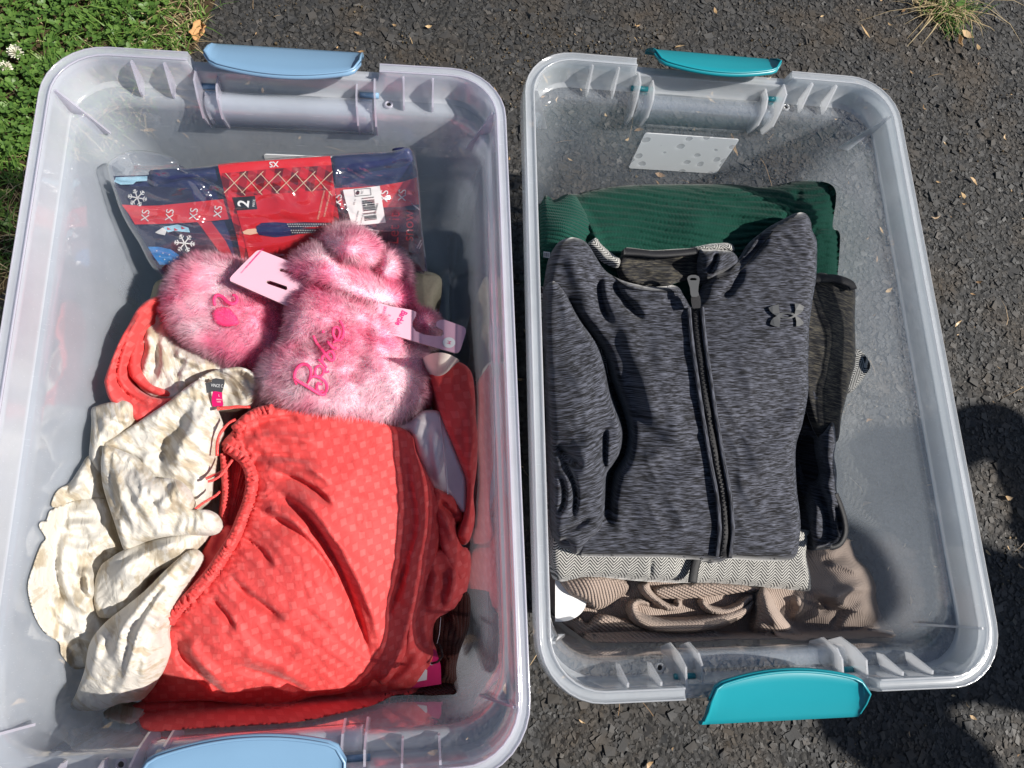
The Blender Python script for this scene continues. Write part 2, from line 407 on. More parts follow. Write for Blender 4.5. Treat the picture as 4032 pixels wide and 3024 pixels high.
# ------------------------------------------------------------------ materials
def mat_coral(name='coral_fabric', k1=1.0, trans=.18):
    k = NT(name); uv = k.coord('UV'); w = k.noise(uv, 14, 2, .5, out=1)
    off = k.n('VectorMath', operation='MULTIPLY_ADD'); k.set(off.inputs[0], w); off.inputs[1].default_value = (.012, .012, 0); k.set(off.inputs[2], uv)
    s = k.sep(k.mapping(off.outputs[0], (1/.0080, 1/.0080, 1)))
    fx = k.math('FRACT', s[0]); fy = k.math('FRACT', s[1])
    par = k.math('MODULO', k.math('ABSOLUTE', k.math('ADD', k.math('FLOOR', s[0]), k.math('FLOOR', s[1]))), 2)
    rag = k.math('MULTIPLY_ADD', k.noise(uv, 900, 2), .12, -.06)
    ax = k.math('ADD', k.math('ABSOLUTE', k.math('SUBTRACT', fx, .5)), rag); ay = k.math('ADD', k.math('ABSOLUTE', k.math('SUBTRACT', fy, .5)), rag)
    ins = k.math('LESS_THAN', k.math('MAXIMUM', ax, ay), .36)
    sq = k.math('MULTIPLY', ins, k.math('LESS_THAN', par, .5))
    c = k.mix(sq, (.72*k1, .080*k1, .076*k1), (.81*k1, .130*k1, .122*k1))
    c = k.mix(k.math('MULTIPLY', k.noise(uv, 60, 3), .35), c, (.58*k1, .04*k1, .048*k1))
    h = k.math('ADD', k.math('MULTIPLY', sq, .9), k.math('MULTIPLY', k.noise(uv, 1500, 2), .35))
    nb = k.bump(h, .8, .0010, k.bump(k.noise(uv, 110, 4, .6, .6), .55, .0024))
    return k.done(trans_mix(k, c, k.pbr(c, .62, nb, .25, sheen=.15), trans))
def mat_linen():
    k = NT('linen_print'); uv = k.coord('UV')
    big = k.noise(k.mapping(uv, (1.0, .55, 1), (0, 0, .5)), 44, 4, .62, 1.6); st = k.noise(k.mapping(uv, (150, 25, 1), (0, 0, .3)), 1, 3, .6)
    f = k.math('ADD', k.math('MULTIPLY', big, .62), k.math('MULTIPLY', st, .48))
    c = k.ramp(f, [(.55, (.68, .65, .59)), (.58, (.60, .545, .45)), (.65, (.50, .425, .315))])
    slub = k.ramp(k.noise(k.mapping(uv, (1200, 60, 1), (0, 0, .15)), 1, 2, .5), [(.66, (0, 0, 0)), (.72, (1, 1, 1))])
    c = k.mix(k.math('MULTIPLY', slub, .4), c, (.74, .72, .68))
    wv = k.math('ADD', k.noise(k.mapping(uv, (3000, 500, 1)), 1, 1), k.noise(k.mapping(uv, (500, 3000, 1)), 1, 1))
    nb = k.bump(wv, .35, .0004, k.bump(k.math('ABSOLUTE', k.math('SUBTRACT', k.noise(k.mapping(uv, (1, .45, 1), (0, 0, .7)), 75, 4, .6, .8), .5)), .7, .005))
    return k.done(trans_mix(k, c, k.pbr(c, .75, nb, .2, sheen=.1), .22))
def mat_heather(name='heather_fleece', br=1.0, warm=0.0):
    k = NT(name); uv = k.coord('UV'); w = k.noise(uv, 22, 2, .5)
    u = k.mapping(uv, (1, 1, 1)); s = k.sep(u)
    v = k.math('MULTIPLY_ADD', w, .004, s[1])
    q = k.comb(k.math('MULTIPLY', s[0], 110), k.math('MULTIPLY', v, 1250)); q2 = k.comb(k.math('MULTIPLY', s[0], 45), k.math('MULTIPLY', v, 430))
    f = k.math('ADD', k.math('MULTIPLY', k.noise(q, 1, 2, .55), .75), k.math('MULTIPLY', k.noise(q2, 1, 2, .5), .42))
    L = (.094*br+warm*.03, .100*br+warm*.015, .128*br-warm*.03)
    c = k.ramp(f, [(.49, (.006, .006, .007)), (.57, (.025*br, .026*br, .032*br)), (.70, L)])
    nb = k.bump(f, .35, .0007, k.bump(k.noise(uv, 700, 2), .2, .0004))
    return k.done(k.pbr(c, .8, nb, .15, sheen=.25))
def mat_rib(name, ca, cb, per, loop, d=.0022, rough=.85, rot=0.0, warp=.004, st=.9, lpw=.35):
    k = NT(name); uv = k.coord('UV'); w = k.noise(uv, 25, 2, .5, out=1)
    off = k.n('VectorMath', operation='MULTIPLY_ADD'); k.set(off.inputs[0], w); off.inputs[1].default_value = (warp, warp, 0); k.set(off.inputs[2], uv)
    s = k.sep(k.mapping(off.outputs[0], (1, 1, 1), (0, 0, rot)))
    r = k.math('ABSOLUTE', k.math('SINE', k.math('MULTIPLY', s[1], math.pi/per)))
    lp = k.math('ABSOLUTE', k.math('SINE', k.math('ADD', k.math('MULTIPLY', s[0], math.pi/loop), k.math('MULTIPLY', k.math('FLOOR', k.math('DIVIDE', s[1], per)), 1.6))))
    h = k.math('ADD', k.math('POWER', r, .6), k.math('MULTIPLY', lp, lpw))
    c = k.mix(k.noise(uv, 60, 4, .6), ca, cb)
    c = k.mix(k.math('MULTIPLY', k.noise(uv, 1800, 2), .35), c, tuple(x*.45 for x in ca))
    nb = k.bump(h, st, d, k.bump(k.noise(uv, 2200, 2), .3, .0006))
    return k.done(k.pbr(c, rough, nb, .08, sheen=.08))
def mat_herring():
    k = NT('herringbone_wool'); uv = k.coord('UV'); s = k.sep(k.mapping(uv, (1, 1, 1), (0, 0, -.03)))
    W = .0074; t = k.math('PINGPONG', s[0], W); jit = k.math('MULTIPLY', k.noise(uv, 500, 2), .0009)
    v = k.math('ADD', k.math('MULTIPLY_ADD', t, 1.15, s[1]), jit); st = k.math('FRACT', k.math('DIVIDE', v, .0033))
    m = k.math('GREATER_THAN', st, .52)
    c = k.mix(m, (.018, .018, .02), (.62, .61, .57)); c = k.mix(k.math('MULTIPLY', k.noise(uv, 900, 2), .5), c, (.10, .10, .10))
    nb = k.bump(k.math('ADD', st, k.noise(uv, 1500, 2)), .4, .0008)
    return k.done(k.pbr(c, .85, nb, .15, sheen=.3))
def mat_fur(name, strand=False):
    k = NT(name); o = k.coord('Object')
    f = k.noise(o, 17, 2, .5, .4); g = k.noise(o, 120, 2)
    c = k.ramp(k.math('ADD', f, k.math('MULTIPLY', k.math('SUBTRACT', g, .5), .12)), [(.38, (.98, .70, .78)), (.52, (.96, .50, .63)), (.62, (.92, .29, .46)), (.74, (.86, .11, .30))])
    if strand:
        rn = k.n('NewGeometry').outputs['Random Per Island']
        c = k.mix(k.math('MULTIPLY', rn, .22), c, (.98, .82, .87))
        sh = trans_mix(k, c, k.pbr(c, .55, None, .3), .55); t = k.n('BsdfTransparent'); m = k.n('MixShader'); m.inputs[0].default_value = .45
        k.t.links.new(sh, m.inputs[1]); k.t.links.new(t.outputs[0], m.inputs[2]); return k.done(m.outputs[0])
    c = k.mix(k.math('MULTIPLY', k.noise(o, 700, 2), .25), c, (.97, .80, .85)); nb = k.bump(k.noise(o, 420, 3, .6, .6), .9, .004, k.bump(k.noise(o, 90, 2, .5), .6, .006))
    b_ = k.pbr(c, .85, nb, .05, sheen=.3); bn = b_.node; bn.inputs['Subsurface Weight'].default_value = .8; bn.inputs['Subsurface Radius'].default_value = (1, .5, .6); bn.inputs['Subsurface Scale'].default_value = .022; return k.done(b_)
def mat_knit_plain(name, ca, cb, per): return mat_rib(name, ca, cb, per, per*1.2, .0010, .85, math.pi/2, .006, .8)
M = {}
M['coral'] = mat_coral(); M['coral_flat'] = plain('coral_lining', (.60, .055, .058), .6, .2, .15, 40, .3); M['linen'] = mat_linen()
M['heather'] = mat_heather(); M['heather_in'] = mat_heather('heather_reverse', .62, .8)
M['black'] = plain('black_trim', (.012, .012, .014), .6, .3, .3, 90, .4); M['rubber'] = plain('grey_rubber_print', (.060, .062, .064), .40, .5, .1)
M['green'] = mat_rib('green_knit', (.005, .038, .027), (.011, .064, .045), .0056, .0036, .0010, .85, 0.0, .006, .35, .8)
M['green_cuff'] = mat_rib('green_cuff_rib', (.010, .064, .047), (.017, .092, .068), .0045, .0018, .0022, .85, .12, .006)
M['herring'] = mat_herring()
M['tan'] = mat_rib('tan_rib_knit', (.33, .262, .222), (.43, .345, .295), .0020, .0022, .0009, .85, 1.35, .008, .75)
M['tan_rib'] = mat_rib('tan_wide_rib', (.33, .255, .212), (.42, .335, .285), .0030, .0030, .0020, .85, .75, .004, .9)
M['brown'] = mat_rib('brown_rib_knit', (.040, .012, .010), (.065, .020, .016), .0042, .002, .0016, .85, 1.5, .006)
M['fur'] = mat_fur('pink_fur_backing'); M['strand'] = mat_fur('pink_fur_strands', True)
M['satin'] = plain('white_satin', (.70, .64, .65), .42, .5, .05, 30); M['cream'] = plain('cream_cotton', (.74, .68, .60), .7, .2, .1, 60, .3)
M['khaki'] = plain('khaki_canvas', (.30, .27, .20), .8, .2, .2, 300, .5)
M['embroid'] = plain('hot_pink_thread', (.78, .035, .16), .4, .5, .25, 700, .6)
M['card'] = plain('pink_card', (.66, .38, .47), .35, .5, .04, 20); M['cardedge'] = plain('grey_board', (.42, .38, .33), .8, .2)
M['white'] = plain('white_paper', (.70, .70, .70), .5, .4, .03, 20); M['ink'] = plain('black_ink', (.015, .015, .018), .5, .3)
M['navy'] = plain('navy_jersey', (.012, .016, .075), .8, .2, .4, 60, .3); M['navy2'] = plain('dark_navy_print', (.012, .012, .035), .75, .2, .4, 60, .2)
M['red'] = plain('red_print', (.62, .018, .022), .35, .5, .08, 30); M['red2'] = plain('dark_red_panel', (.48, .012, .020), .35, .5, .1, 30)
M['sky'] = plain('pale_blue_print', (.35, .62, .80), .6, .3, .3, 200); M['blue'] = plain('blue_ornament_print', (.02, .19, .50), .6, .3, .5, 140)
M['skin'] = plain('printed_tan', (.62, .38, .27), .5, .3); M['gold'] = plain('gold_line', (.65, .50, .36), .4, .5)
M['pinkink'] = plain('magenta_ink', (.70, .03, .20), .5, .3); M['magenta'] = plain('magenta_tag', (.52, .008, .11), .35, .5, .15, 60)
M['grey_label'] = plain('charcoal_satin_label', (.060, .060, .065), .4, .4, .2, 900, .3); M['silver'] = plain('silver_thread', (.6, .6, .6), .5, .4)
M['cord'] = plain('black_cord', (.02, .013, .012), .6, .3, .3, 400, .5); M['ribbon'] = plain('coral_satin_ribbon', (.72, .06, .05), .25, .6, .3, 900, .5)
M['blue_latch'] = plain('powder_blue_plastic', (.165, .290, .430), .33, .5, .03, 30); M['teal_latch'] = plain('teal_plastic', (.006, .240, .290), .33, .5, .04, 30)
M['metal'] = plain('dull_metal', (.35, .35, .35), .4, .6)
M['rim_l'] = mat_plastic('milky_rim_lilac', .55, (.97, .97, .985), .10, .05, (.86, .90, .97)); M['rim_r'] = mat_plastic('milky_rim', .46, (.975, .98, .985), .09, .05, (.86, .91, .96))
M['tote_l'] = mat_plastic('clear_plastic_lilac', .40, (.975, .98, .99), .030, .06, (.84, .90, 1.0)); M['tote_r'] = mat_plastic('clear_plastic', .15, (.98, .985, .99), .03, .05, (.80, .89, 1.0), 1.0, 3.6)
M['rib_l'] = mat_plastic('milky_rib_lilac', .60, (.97, .97, .985), .10, .05, (.80, .78, .88)); M['rib_r'] = mat_plastic('milky_rib', .50, (.97, .98, .98), .10, .05)
M['bag'] = mat_plastic('polybag_film', .012, (.99, .99, .99), .06, .12, (.9, .9, .9), .3)
def mat_label():
    k = NT('frosted_sticker'); o = k.coord('Object'); v = k.vor(k.mapping(o, (60, 60, 60)), 1.0); n = k.noise(o, 70, 2, .5)
    hole = k.ramp(k.math('ADD', v, k.math('MULTIPLY', n, .5)), [(.52, (1, 1, 1)), (.55, (0, 0, 0))])
    d = trans_mix(k, (.9, .92, .94, 1), k.pbr((.95, .96, .97), .5, None, .4), .35); t = k.n('BsdfTransparent'); m = k.n('MixShader'); k.set(m.inputs[0], k.math('MULTIPLY_ADD', hole, .5, .02)); k.t.links.new(d, m.inputs[1]); k.t.links.new(t.outputs[0], m.inputs[2])
    return k.done(m.outputs[0])
M['sticker'] = mat_label()
def mat_asphalt():
    k = NT('asphalt'); o = k.coord('Object'); v = k.vor(o, 130); v2 = k.vor(o, 60, out='Color'); n = k.noise(o, 6, 4, .6); n2 = k.noise(o, 400, 3, .6)
    c = k.mix(v2, (.020, .020, .019), (.036, .034, .031)); c = k.mix(k.ramp(n, [(.5, (0, 0, 0)), (.68, (.55, .55, .55))]), c, (.050, .038, .026)); c = k.mix(k.math('MULTIPLY', n2, .5), c, (.020, .020, .021))
    h = k.math('ADD', k.math('MULTIPLY', v, -1.4), k.math('MULTIPLY', n2, .5))
    return k.done(k.pbr(c, .75, k.bump(h, .8, .004), .35))
def mat_stone():
    k = NT('aggregate'); o = k.coord('Object'); rn = k.n('NewGeometry').outputs['Random Per Island']; n = k.noise(o, 900, 3, .6)
    c = k.ramp(rn, [(0, (.022, .022, .022)), (.40, (.032, .032, .032)), (.75, (.044, .043, .042)), (.90, (.048, .042, .035)), (.97, (.060, .055, .050)), (1, (.12, .11, .10))])
    c = k.mix(k.math('MULTIPLY', n, .5), c, (.030, .029, .028)); d = k.noise(o, 6, 5, .65); c = k.mix(k.ramp(d, [(.50, (0, 0, 0)), (.64, (.75, .75, .75))]), c, (.050, .036, .022))
    return k.done(k.pbr(c, k.math('MULTIPLY_ADD', rn, .30, .58), k.bump(n, .5, .0006), .5))
def mat_leafy(name, a, b, trans=.35):
    k = NT(name); rn = k.n('NewGeometry').outputs['Random Per Island']; c = k.mix(rn, a, b)
    return k.done(trans_mix(k, c, k.pbr(c, .45, None, .4), trans))
M['asphalt'] = mat_asphalt(); M['stone'] = mat_stone()
M['clover'] = mat_leafy('clover_leaf', (.060, .135, .024), (.145, .255, .055)); M['grass'] = mat_leafy('grass_blade', (.06, .15, .022), (.18, .28, .06))
M['straw'] = mat_leafy('dry_straw', (.30, .22, .11), (.55, .44, .26), .2); M['litter'] = mat_leafy('leaf_litter', (.26, .15, .07), (.60, .42, .22), .15)
M['soil'] = plain('soil', (.060, .042, .025), .95, .1, .5, 40, .8); M['dryleaf'] = plain('dry_leaf', (.45, .24, .10), .7, .3, .35, 160, .6); M['petal'] = plain('clover_flower', (.72, .70, .58), .7, .3, .15, 300)

# ------------------------------------------------------------------ ground
def flat(name, pts, z, mat, n=1):
    return link_mesh(name, [(x, y, z) for x, y in pts], [tuple(range(len(pts)))], mat, None, False)
ground = tag(flat('asphalt', [(-60, -60), (60, -60), (60, 60), (-60, 60)], 0.0, M['asphalt']), kind='structure')
EDGE = [(-.22, 60), (-.24, 1.6), (-.300, .95), (-.335, .845), (-.352, .76), (-.39, .66), (-.44, .56), (-.52, .40), (-.575, .30), (-.66, .12), (-.8, -.3), (-1.4, -2), (-6, -60)]
lawn_poly = np.array(EDGE+[(-60, -60), (-60, 60)])
lawn = tag(link_mesh('lawn', [(x, y, .004) for x, y in lawn_poly], [tuple(range(len(lawn_poly)))], M['soil'], None, False), kind='structure')
edge_line = np.array(EDGE)
def scatter(n, x0, x1, y0, y1): return np.stack([RNG.uniform(x0, x1, n), RNG.uniform(y0, y1, n)], 1)
def frames(n, tilt):
    """random rotations: turn about z, then lean"""
    a = RNG.uniform(0, 2*np.pi, n); t = RNG.normal(0, tilt, n); ax = RNG.uniform(0, 2*np.pi, n)
    ca, sa = np.cos(a), np.sin(a); Rz = np.zeros((n, 3, 3)); Rz[:, 0, 0] = ca; Rz[:, 0, 1] = -sa; Rz[:, 1, 0] = sa; Rz[:, 1, 1] = ca; Rz[:, 2, 2] = 1
    u = np.stack([np.cos(ax), np.sin(ax), 0*ax], 1); K = np.zeros((n, 3, 3)); K[:, 0, 2] = u[:, 1]; K[:, 1, 2] = -u[:, 0]; K[:, 2, 0] = -u[:, 1]; K[:, 2, 1] = u[:, 0]
    R = np.eye(3)+np.sin(t)[:, None, None]*K+(1-np.cos(t))[:, None, None]*(K@K)
    return R@Rz
def many(name, V, faces, mat, parent=None, smooth=False):
    """V: (n, k, 3) copies of one small shape"""
    n, k, _ = V.shape; f = np.asarray(faces, np.int64); m = len(f); idx = (f[None]+np.arange(n)[:, None, None]*k).reshape(-1)
    me = bpy.data.meshes.new(name); me.vertices.add(n*k); me.vertices.foreach_set('co', V.reshape(-1).astype(np.float32))
    me.loops.add(len(idx)); me.loops.foreach_set('vertex_index', idx.astype(np.int32)); me.polygons.add(n*m)
    me.polygons.foreach_set('loop_start', (np.arange(n*m)*f.shape[1]).astype(np.int32)); me.polygons.foreach_set('loop_total', np.full(n*m, f.shape[1], np.int32))
    me.polygons.foreach_set('use_smooth', np.full(n*m, bool(smooth)))
    me.update(calc_edges=True); me.validate()
    return link_obj(name, me, mat, parent)
g_ = (1+5**.5)/2
ICO = np.array([(-1, g_, 0), (1, g_, 0), (-1, -g_, 0), (1, -g_, 0), (0, -1, g_), (0, 1, g_), (0, -1, -g_), (0, 1, -g_), (g_, 0, -1), (g_, 0, 1), (-g_, 0, -1), (-g_, 0, 1)])/math.hypot(1, g_)
ICF = [(0, 11, 5), (0, 5, 1), (0, 1, 7), (0, 7, 10), (0, 10, 11), (1, 5, 9), (5, 11, 4), (11, 10, 2), (10, 7, 6), (7, 1, 8), (3, 9, 4), (3, 4, 2), (3, 2, 6), (3, 6, 8), (3, 8, 9), (4, 9, 5), (2, 4, 11), (6, 2, 10), (8, 6, 7), (9, 8, 1)]
CHIP = np.array([(x, y, z) for z in (-1, 1) for y in (-1, 1) for x in (-1, 1)], float)*[.75, .75, .75]
CHF = [(0, 2, 3), (0, 3, 1), (4, 5, 7), (4, 7, 6), (0, 1, 5), (0, 5, 4), (2, 6, 7), (2, 7, 3), (0, 4, 6), (0, 6, 2), (1, 3, 7), (1, 7, 5)]
def stones():
    p = np.vstack([scatter(112000, -.42, 1.22, -.40, 1.16), scatter(12000, -.9, 2.0, -1.0, 1.8)])
    p = p[~inside(p, lawn_poly)]; n = len(p)
    s = np.exp(RNG.normal(math.log(.0025), .45, n)); s = np.clip(s, .0010, .0072)
    sc = np.stack([s*RNG.uniform(.8, 1.45, n), s*RNG.uniform(.65, 1.1, n), s*RNG.uniform(.30, .55, n)], 1)
    V = CHIP[None]*(1+RNG.uniform(-.42, .42, (n, 8, 3)))*sc[:, None, :]
    V = np.einsum('nij,nkj->nki', frames(n, .22), V); V[:, :, :2] += p[:, None, :]; V[:, :, 2] += (s*RNG.uniform(-.32, .02, n))[:, None]
    o = many('asphalt_aggregate', V, CHF, M['stone']); tag(o, 'dark crushed stone chips bedded in the asphalt surface', 'gravel', kind='stuff')
stones()
def blades(n, p, h, w, lean, z0=.004, hs=.35):
    """curved tapering blades: 7 points each"""
    a = RNG.uniform(0, 2*np.pi, n); L = np.abs(RNG.normal(lean, lean*.45, n)); hh = h*np.exp(RNG.normal(0, hs, n)); ww = w*RNG.uniform(.6, 1.3, n)
    d = np.stack([np.cos(a), np.sin(a), 0*a], 1); q = np.stack([-np.sin(a), np.cos(a), 0*a], 1); V = np.zeros((n, 7, 3)); b = np.concatenate([p, np.full((n, 1), z0)], 1)
    for i, t in enumerate((0, .4, .75)):
        c = b+d*(hh*L*t*t)[:, None]+np.array([0, 0, 1.])*(hh*t*(1-.35*L*t))[:, None]; k = (1, .9, .6)[i]
        V[:, 2*i] = c-q*(ww*k)[:, None]; V[:, 2*i+1] = c+q*(ww*k)[:, None]
    V[:, 6] = b+d*(hh*L)[:, None]+np.array([0, 0, 1.])*(hh*(1-.45*L))[:, None]
    return V
BF = [(0, 1, 3), (0, 3, 2), (2, 3, 5), (2, 5, 4), (4, 5, 6)]
def lawn_plants():
    p = scatter(26000, -1.25, -.22, .10, 1.35); p = p[inside(p, lawn_poly)]; d, _, _ = segdist(p, edge_line)
    keep = (vnoise(p[:, 0]*14, p[:, 1]*14, 3)*.06+d+RNG.normal(0, .02, len(p))) > .10; p = p[keep]; n = len(p)
    # three leaflets to a leaf
    t = np.linspace(0, 2*np.pi, 8, endpoint=False); shape = np.stack([.55+.5*np.cos(t), .42*np.sin(t)*(1-.15*np.cos(t)), .10*np.abs(np.sin(t))], 1); shape[0] = (.96, 0, .02); shape = np.vstack([shape, [[.5, 0, 0]]])
    F8 = [(8, i, (i+1) % 8) for i in range(8)]
    R = frames(n, .42); size = RNG.uniform(.0042, .0088, n); hgt = .008+RNG.uniform(0, .022, n)
    VV = []
    for k in range(3):
        a = k*2*np.pi/3+RNG.normal(0, .12, n); ca, sa = np.cos(a), np.sin(a)
        x = shape[None, :, 0]*ca[:, None]-shape[None, :, 1]*sa[:, None]; y = shape[None, :, 0]*sa[:, None]+shape[None, :, 1]*ca[:, None]
        v = np.stack([x, y, np.broadcast_to(shape[None, :, 2], x.shape)+.12*shape[None, :, 0]], 2)*size[:, None, None]
        v = np.einsum('nij,nkj->nki', R, v); v[:, :, :2] += p[:, None, :]; v[:, :, 2] += hgt[:, None]; VV.append(v)
    o = many('clover_leaves', np.concatenate(VV), F8, M['clover'], None, True); tag(o, 'dense bright green clover leaves covering the lawn', 'clover', kind='stuff')
    p = scatter(34000, -1.25, -.20, .05, 1.35); p = p[inside(p, lawn_poly)]; d, _, _ = segdist(p, edge_line)
    p = p[RNG.uniform(0, 1, len(p)) < np.where(d < .16, .8, .34)]
    o = many('grass_blades', blades(len(p), p, .024, .0011, .9), BF, M['grass'], None, True); tag(o, 'short green grass blades along the asphalt edge', 'grass', kind='stuff')
    p = scatter(26000, -1.25, -.20, .05, 1.35); p = p[inside(p, lawn_poly)]; d, _, _ = segdist(p, edge_line)
    p = p[RNG.uniform(0, 1, len(p)) < np.where(d < .09, .75, .07)]
    o = many('dead_grass', blades(len(p), p, .020, .0008, 1.35), BF, M['straw'], None, True); tag(o, 'dry straw coloured grass along the lawn edge', 'straw', kind='stuff')
lawn_plants()
def clover_flower(px, py, label, r=.0085):
    c = at(px, py, .026); t = thing('clover_flower', (c[0], c[1], .004), label, 'flower', 0, 'white clover flowers')
    n = 60; i = np.arange(n); ph = np.arccos(1-1.6*(i+.5)/n); th = i*2.39996; d = np.stack([np.sin(ph)*np.cos(th), np.sin(ph)*np.sin(th), np.cos(ph)], 1)
    V = np.zeros((n, 4, 3)); up = np.array([0, 0, 1.]); 
    for k in range(n):
        a = np.cross(d[k], up+1e-3); a /= np.linalg.norm(a); tip = d[k]*r*RNG.uniform(.85, 1.15)+up*.002
        V[k] = [d[k]*r*.35-a*r*.14, d[k]*r*.35+a*r*.14, tip+a*r*.09, tip-a*r*.09]
    V += np.array([c[0], c[1], .024]); many('petal_head', V, [(0, 1, 2, 3)], M['petal'], t)
    tube('stem', [(c[0]+.002, c[1], .002), (c[0], c[1]+.001, .012), (c[0], c[1], .024)], .0007, M['grass'], t, 5)
clover_flower(62, 205, 'larger white clover flower on the lawn near the left edge', .0095)
clover_flower(24, 262, 'smaller white clover flower at the very left edge of the lawn', .0075)
# litter
p = scatter(520, -.45, 1.2, -.35, 1.15); p = p[~inside(p, lawn_poly)]; n = len(p)
V = np.zeros((n, 6, 3)); L = np.exp(RNG.normal(math.log(.0045), .5, n)); W = L*RNG.uniform(.12, .45, n); ben = RNG.uniform(-.4, .4, n)
for i, (a, b, c) in enumerate(((-1, 0, .3), (-.2, -1, 0), (-.2, 1, .12), (.4, -.8, .05), (.4, .8, .2), (1, 0, .35))): V[:, i] = np.stack([L*a, W*b+ben*L*a*a, L*c], 1)
V = np.einsum('nij,nkj->nki', frames(n, .25), V); V[:, :, :2] += p[:, None, :]; V[:, :, 2] += .0045
tag(many('leaf_litter', V, [(0, 1, 2), (1, 3, 2), (2, 3, 4), (3, 5, 4)], M['litter']), 'tan crumbs of dead leaf and bark scattered over the asphalt', 'leaf litter', kind='stuff')
p = scatter(26000, -.45, 1.22, -.4, 1.16); p = p[~inside(p, lawn_poly)]; nz = vnoise(p[:, 0]*7, p[:, 1]*7, 31)*.6+vnoise(p[:, 0]*22, p[:, 1]*22, 32)*.5; p = p[nz+RNG.normal(0, .12, len(p)) > .42]; n = len(p)
V = CHIP[None]*(1+RNG.uniform(-.4, .4, (n, 8, 3)))*(.0009*np.exp(RNG.normal(0, .35, n)))[:, None, None]; V = np.einsum('nij,nkj->nki', frames(n, .5), V); V[:, :, :2] += p[:, None, :]; V[:, :, 2] += .0022
M['crumb'] = mat_leafy('soil_crumb', (.045, .032, .018), (.13, .095, .05), .0)
tag(many('soil_crumbs', V, CHF, M['crumb']), 'patches of brown soil crumbs caught between the asphalt stones', 'soil', kind='stuff')
p = scatter(110, -.3, 1.2, -.35, 1.15); p = p[~inside(p, lawn_poly)]
tag(many('pine_needles', blades(len(p), p, .012, .0004, 2.2, .006, .4), BF, M['litter']), 'thin curled tan needles and stalks lying on the asphalt', 'needles', kind='stuff')
def dry_leaf(name, px, py, L, W, rot, label, mat, cur=.25, z=.006):
    c = at(px, py, z); nu, nv = 12, 7; v = []; f = []
    for i in range(nu):
        t = i/(nu-1); w = W*(math.sin(math.pi*min(1, t*.94+.03))**.7)*(1+.22*math.sin(t*17+L*900))
        for j in range(nv):
            s = j/(nv-1)*2-1; x = (t-.5)*L+.06*L*math.sin(9*t)*s; y = s*w*.5+.1*W*math.sin(t*6); zz = cur*W*(s*s)+.12*W*math.sin(t*7+s*3)+.5*cur*L*(t-.5)**2
            v.append((c[0]+x*math.cos(rot)-y*math.sin(rot), c[1]+x*math.sin(rot)+y*math.cos(rot), z+zz))
    for i in range(nu-1):
        for j in range(nv-1): f.append((i*nv+j, i*nv+j+1, (i+1)*nv+j+1, (i+1)*nv+j))
    o = link_mesh(name, v, f, mat); m = o.modifiers.new('t', 'SOLIDIFY'); m.thickness = .0006
    return tag(o, label, 'leaf', 'fallen leaves')
dry_leaf('dead_leaf', 783, 130, .036, .020, 1.5, 'curled orange-brown dead leaf where the lawn meets the asphalt', M['dryleaf'], .3, .012)
dry_leaf('dead_leaf', 3775, 165, .026, .009, 1.65, 'curled tan dead leaf below the weed tuft', M['litter'], .5)
dry_leaf('dead_leaf', 2888, 575, .040, .006, 1.75, 'long narrow tan leaf seen through the back of the right tote', M['litter'], .4)
dry_leaf('dead_leaf', 1945, 492, .020, .008, .5, 'small torn tan leaf in the gap behind the totes', M['litter'], .4)
def weed():
    c = at(3715, 45, 0); t = thing('weed_tuft', c, 'small weed tuft of yellow and green grass growing through the asphalt', 'weed')
    n = 190; p = c[:2]+RNG.normal(0, .017, (n, 2))*[1.5, .8]
    many('dry_blades', blades(n, p, .034, .0009, 1.5, .002), BF, M['straw'], t, True)
    n = 150; p = c[:2]+RNG.normal(0, .016, (n, 2))*[1.4, .8]
    many('green_blades', blades(n, p, .030, .0010, 1.2, .002), BF, M['grass'], t, True)
    n = 90; p = c[:2]+np.array([.006, -.035])+RNG.normal(0, .012, (n, 2))
    many('moss_sprigs', blades(n, p, .008, .0014, 1.1, .003), BF, M['clover'], t, True)
    for dx, dy, r in ((.004, -.008, .5), (-.006, .004, 2.4)):
        v = [(c[0]+dx+x*math.cos(r)-y*math.sin(r), c[1]+dy+x*math.sin(r)+y*math.cos(r), .022+.1*x) for x, y in ((0, 0), (.008, -.005), (.018, -.005), (.024, 0), (.018, .005), (.008, .005))]
        link_mesh('leaf', v, [(0, 1, 2, 3, 4, 5)], M['clover'], t)
weed()

# ------------------------------------------------------------------ totes
XS_ = [.150, .132, .118, .104, .094, .0865, .0845, .075, .05, .025, 0.0]
XS_ = XS_+[-x for x in XS_[-2::-1]]
def ring(hx, hy, r, z):
    P = []; nc = 8; m = 10
    ys = np.linspace(-(hy-r), hy-r, m+1)
    def arc(cx, cy_, a0): 
        for i in range(1, nc): a = a0+math.pi/2*i/nc; P.append((cx+r*math.cos(a), cy_+r*math.sin(a), z))
    for y in ys: P.append((hx, y, z))
    arc(hx-r, hy-r, 0)
    P.append((hx-r, hy, z)); 
    for x in XS_: P.append((x*min(1, (hx-r)/.1505), hy, z))
    P.append((-(hx-r), hy, z)); arc(-(hx-r), hy-r, math.pi/2)
    for y in ys[::-1]: P.append((-hx, y, z))
    arc(-(hx-r), -(hy-r), math.pi)
    P.append((-(hx-r), -hy, z))
    for x in XS_[::-1]: P.append((x*min(1, (hx-r)/.1505), -hy, z))
    P.append((hx-r, -hy, z)); arc(hx-r, -(hy-r), 1.5*math.pi)
    return np.array(P)
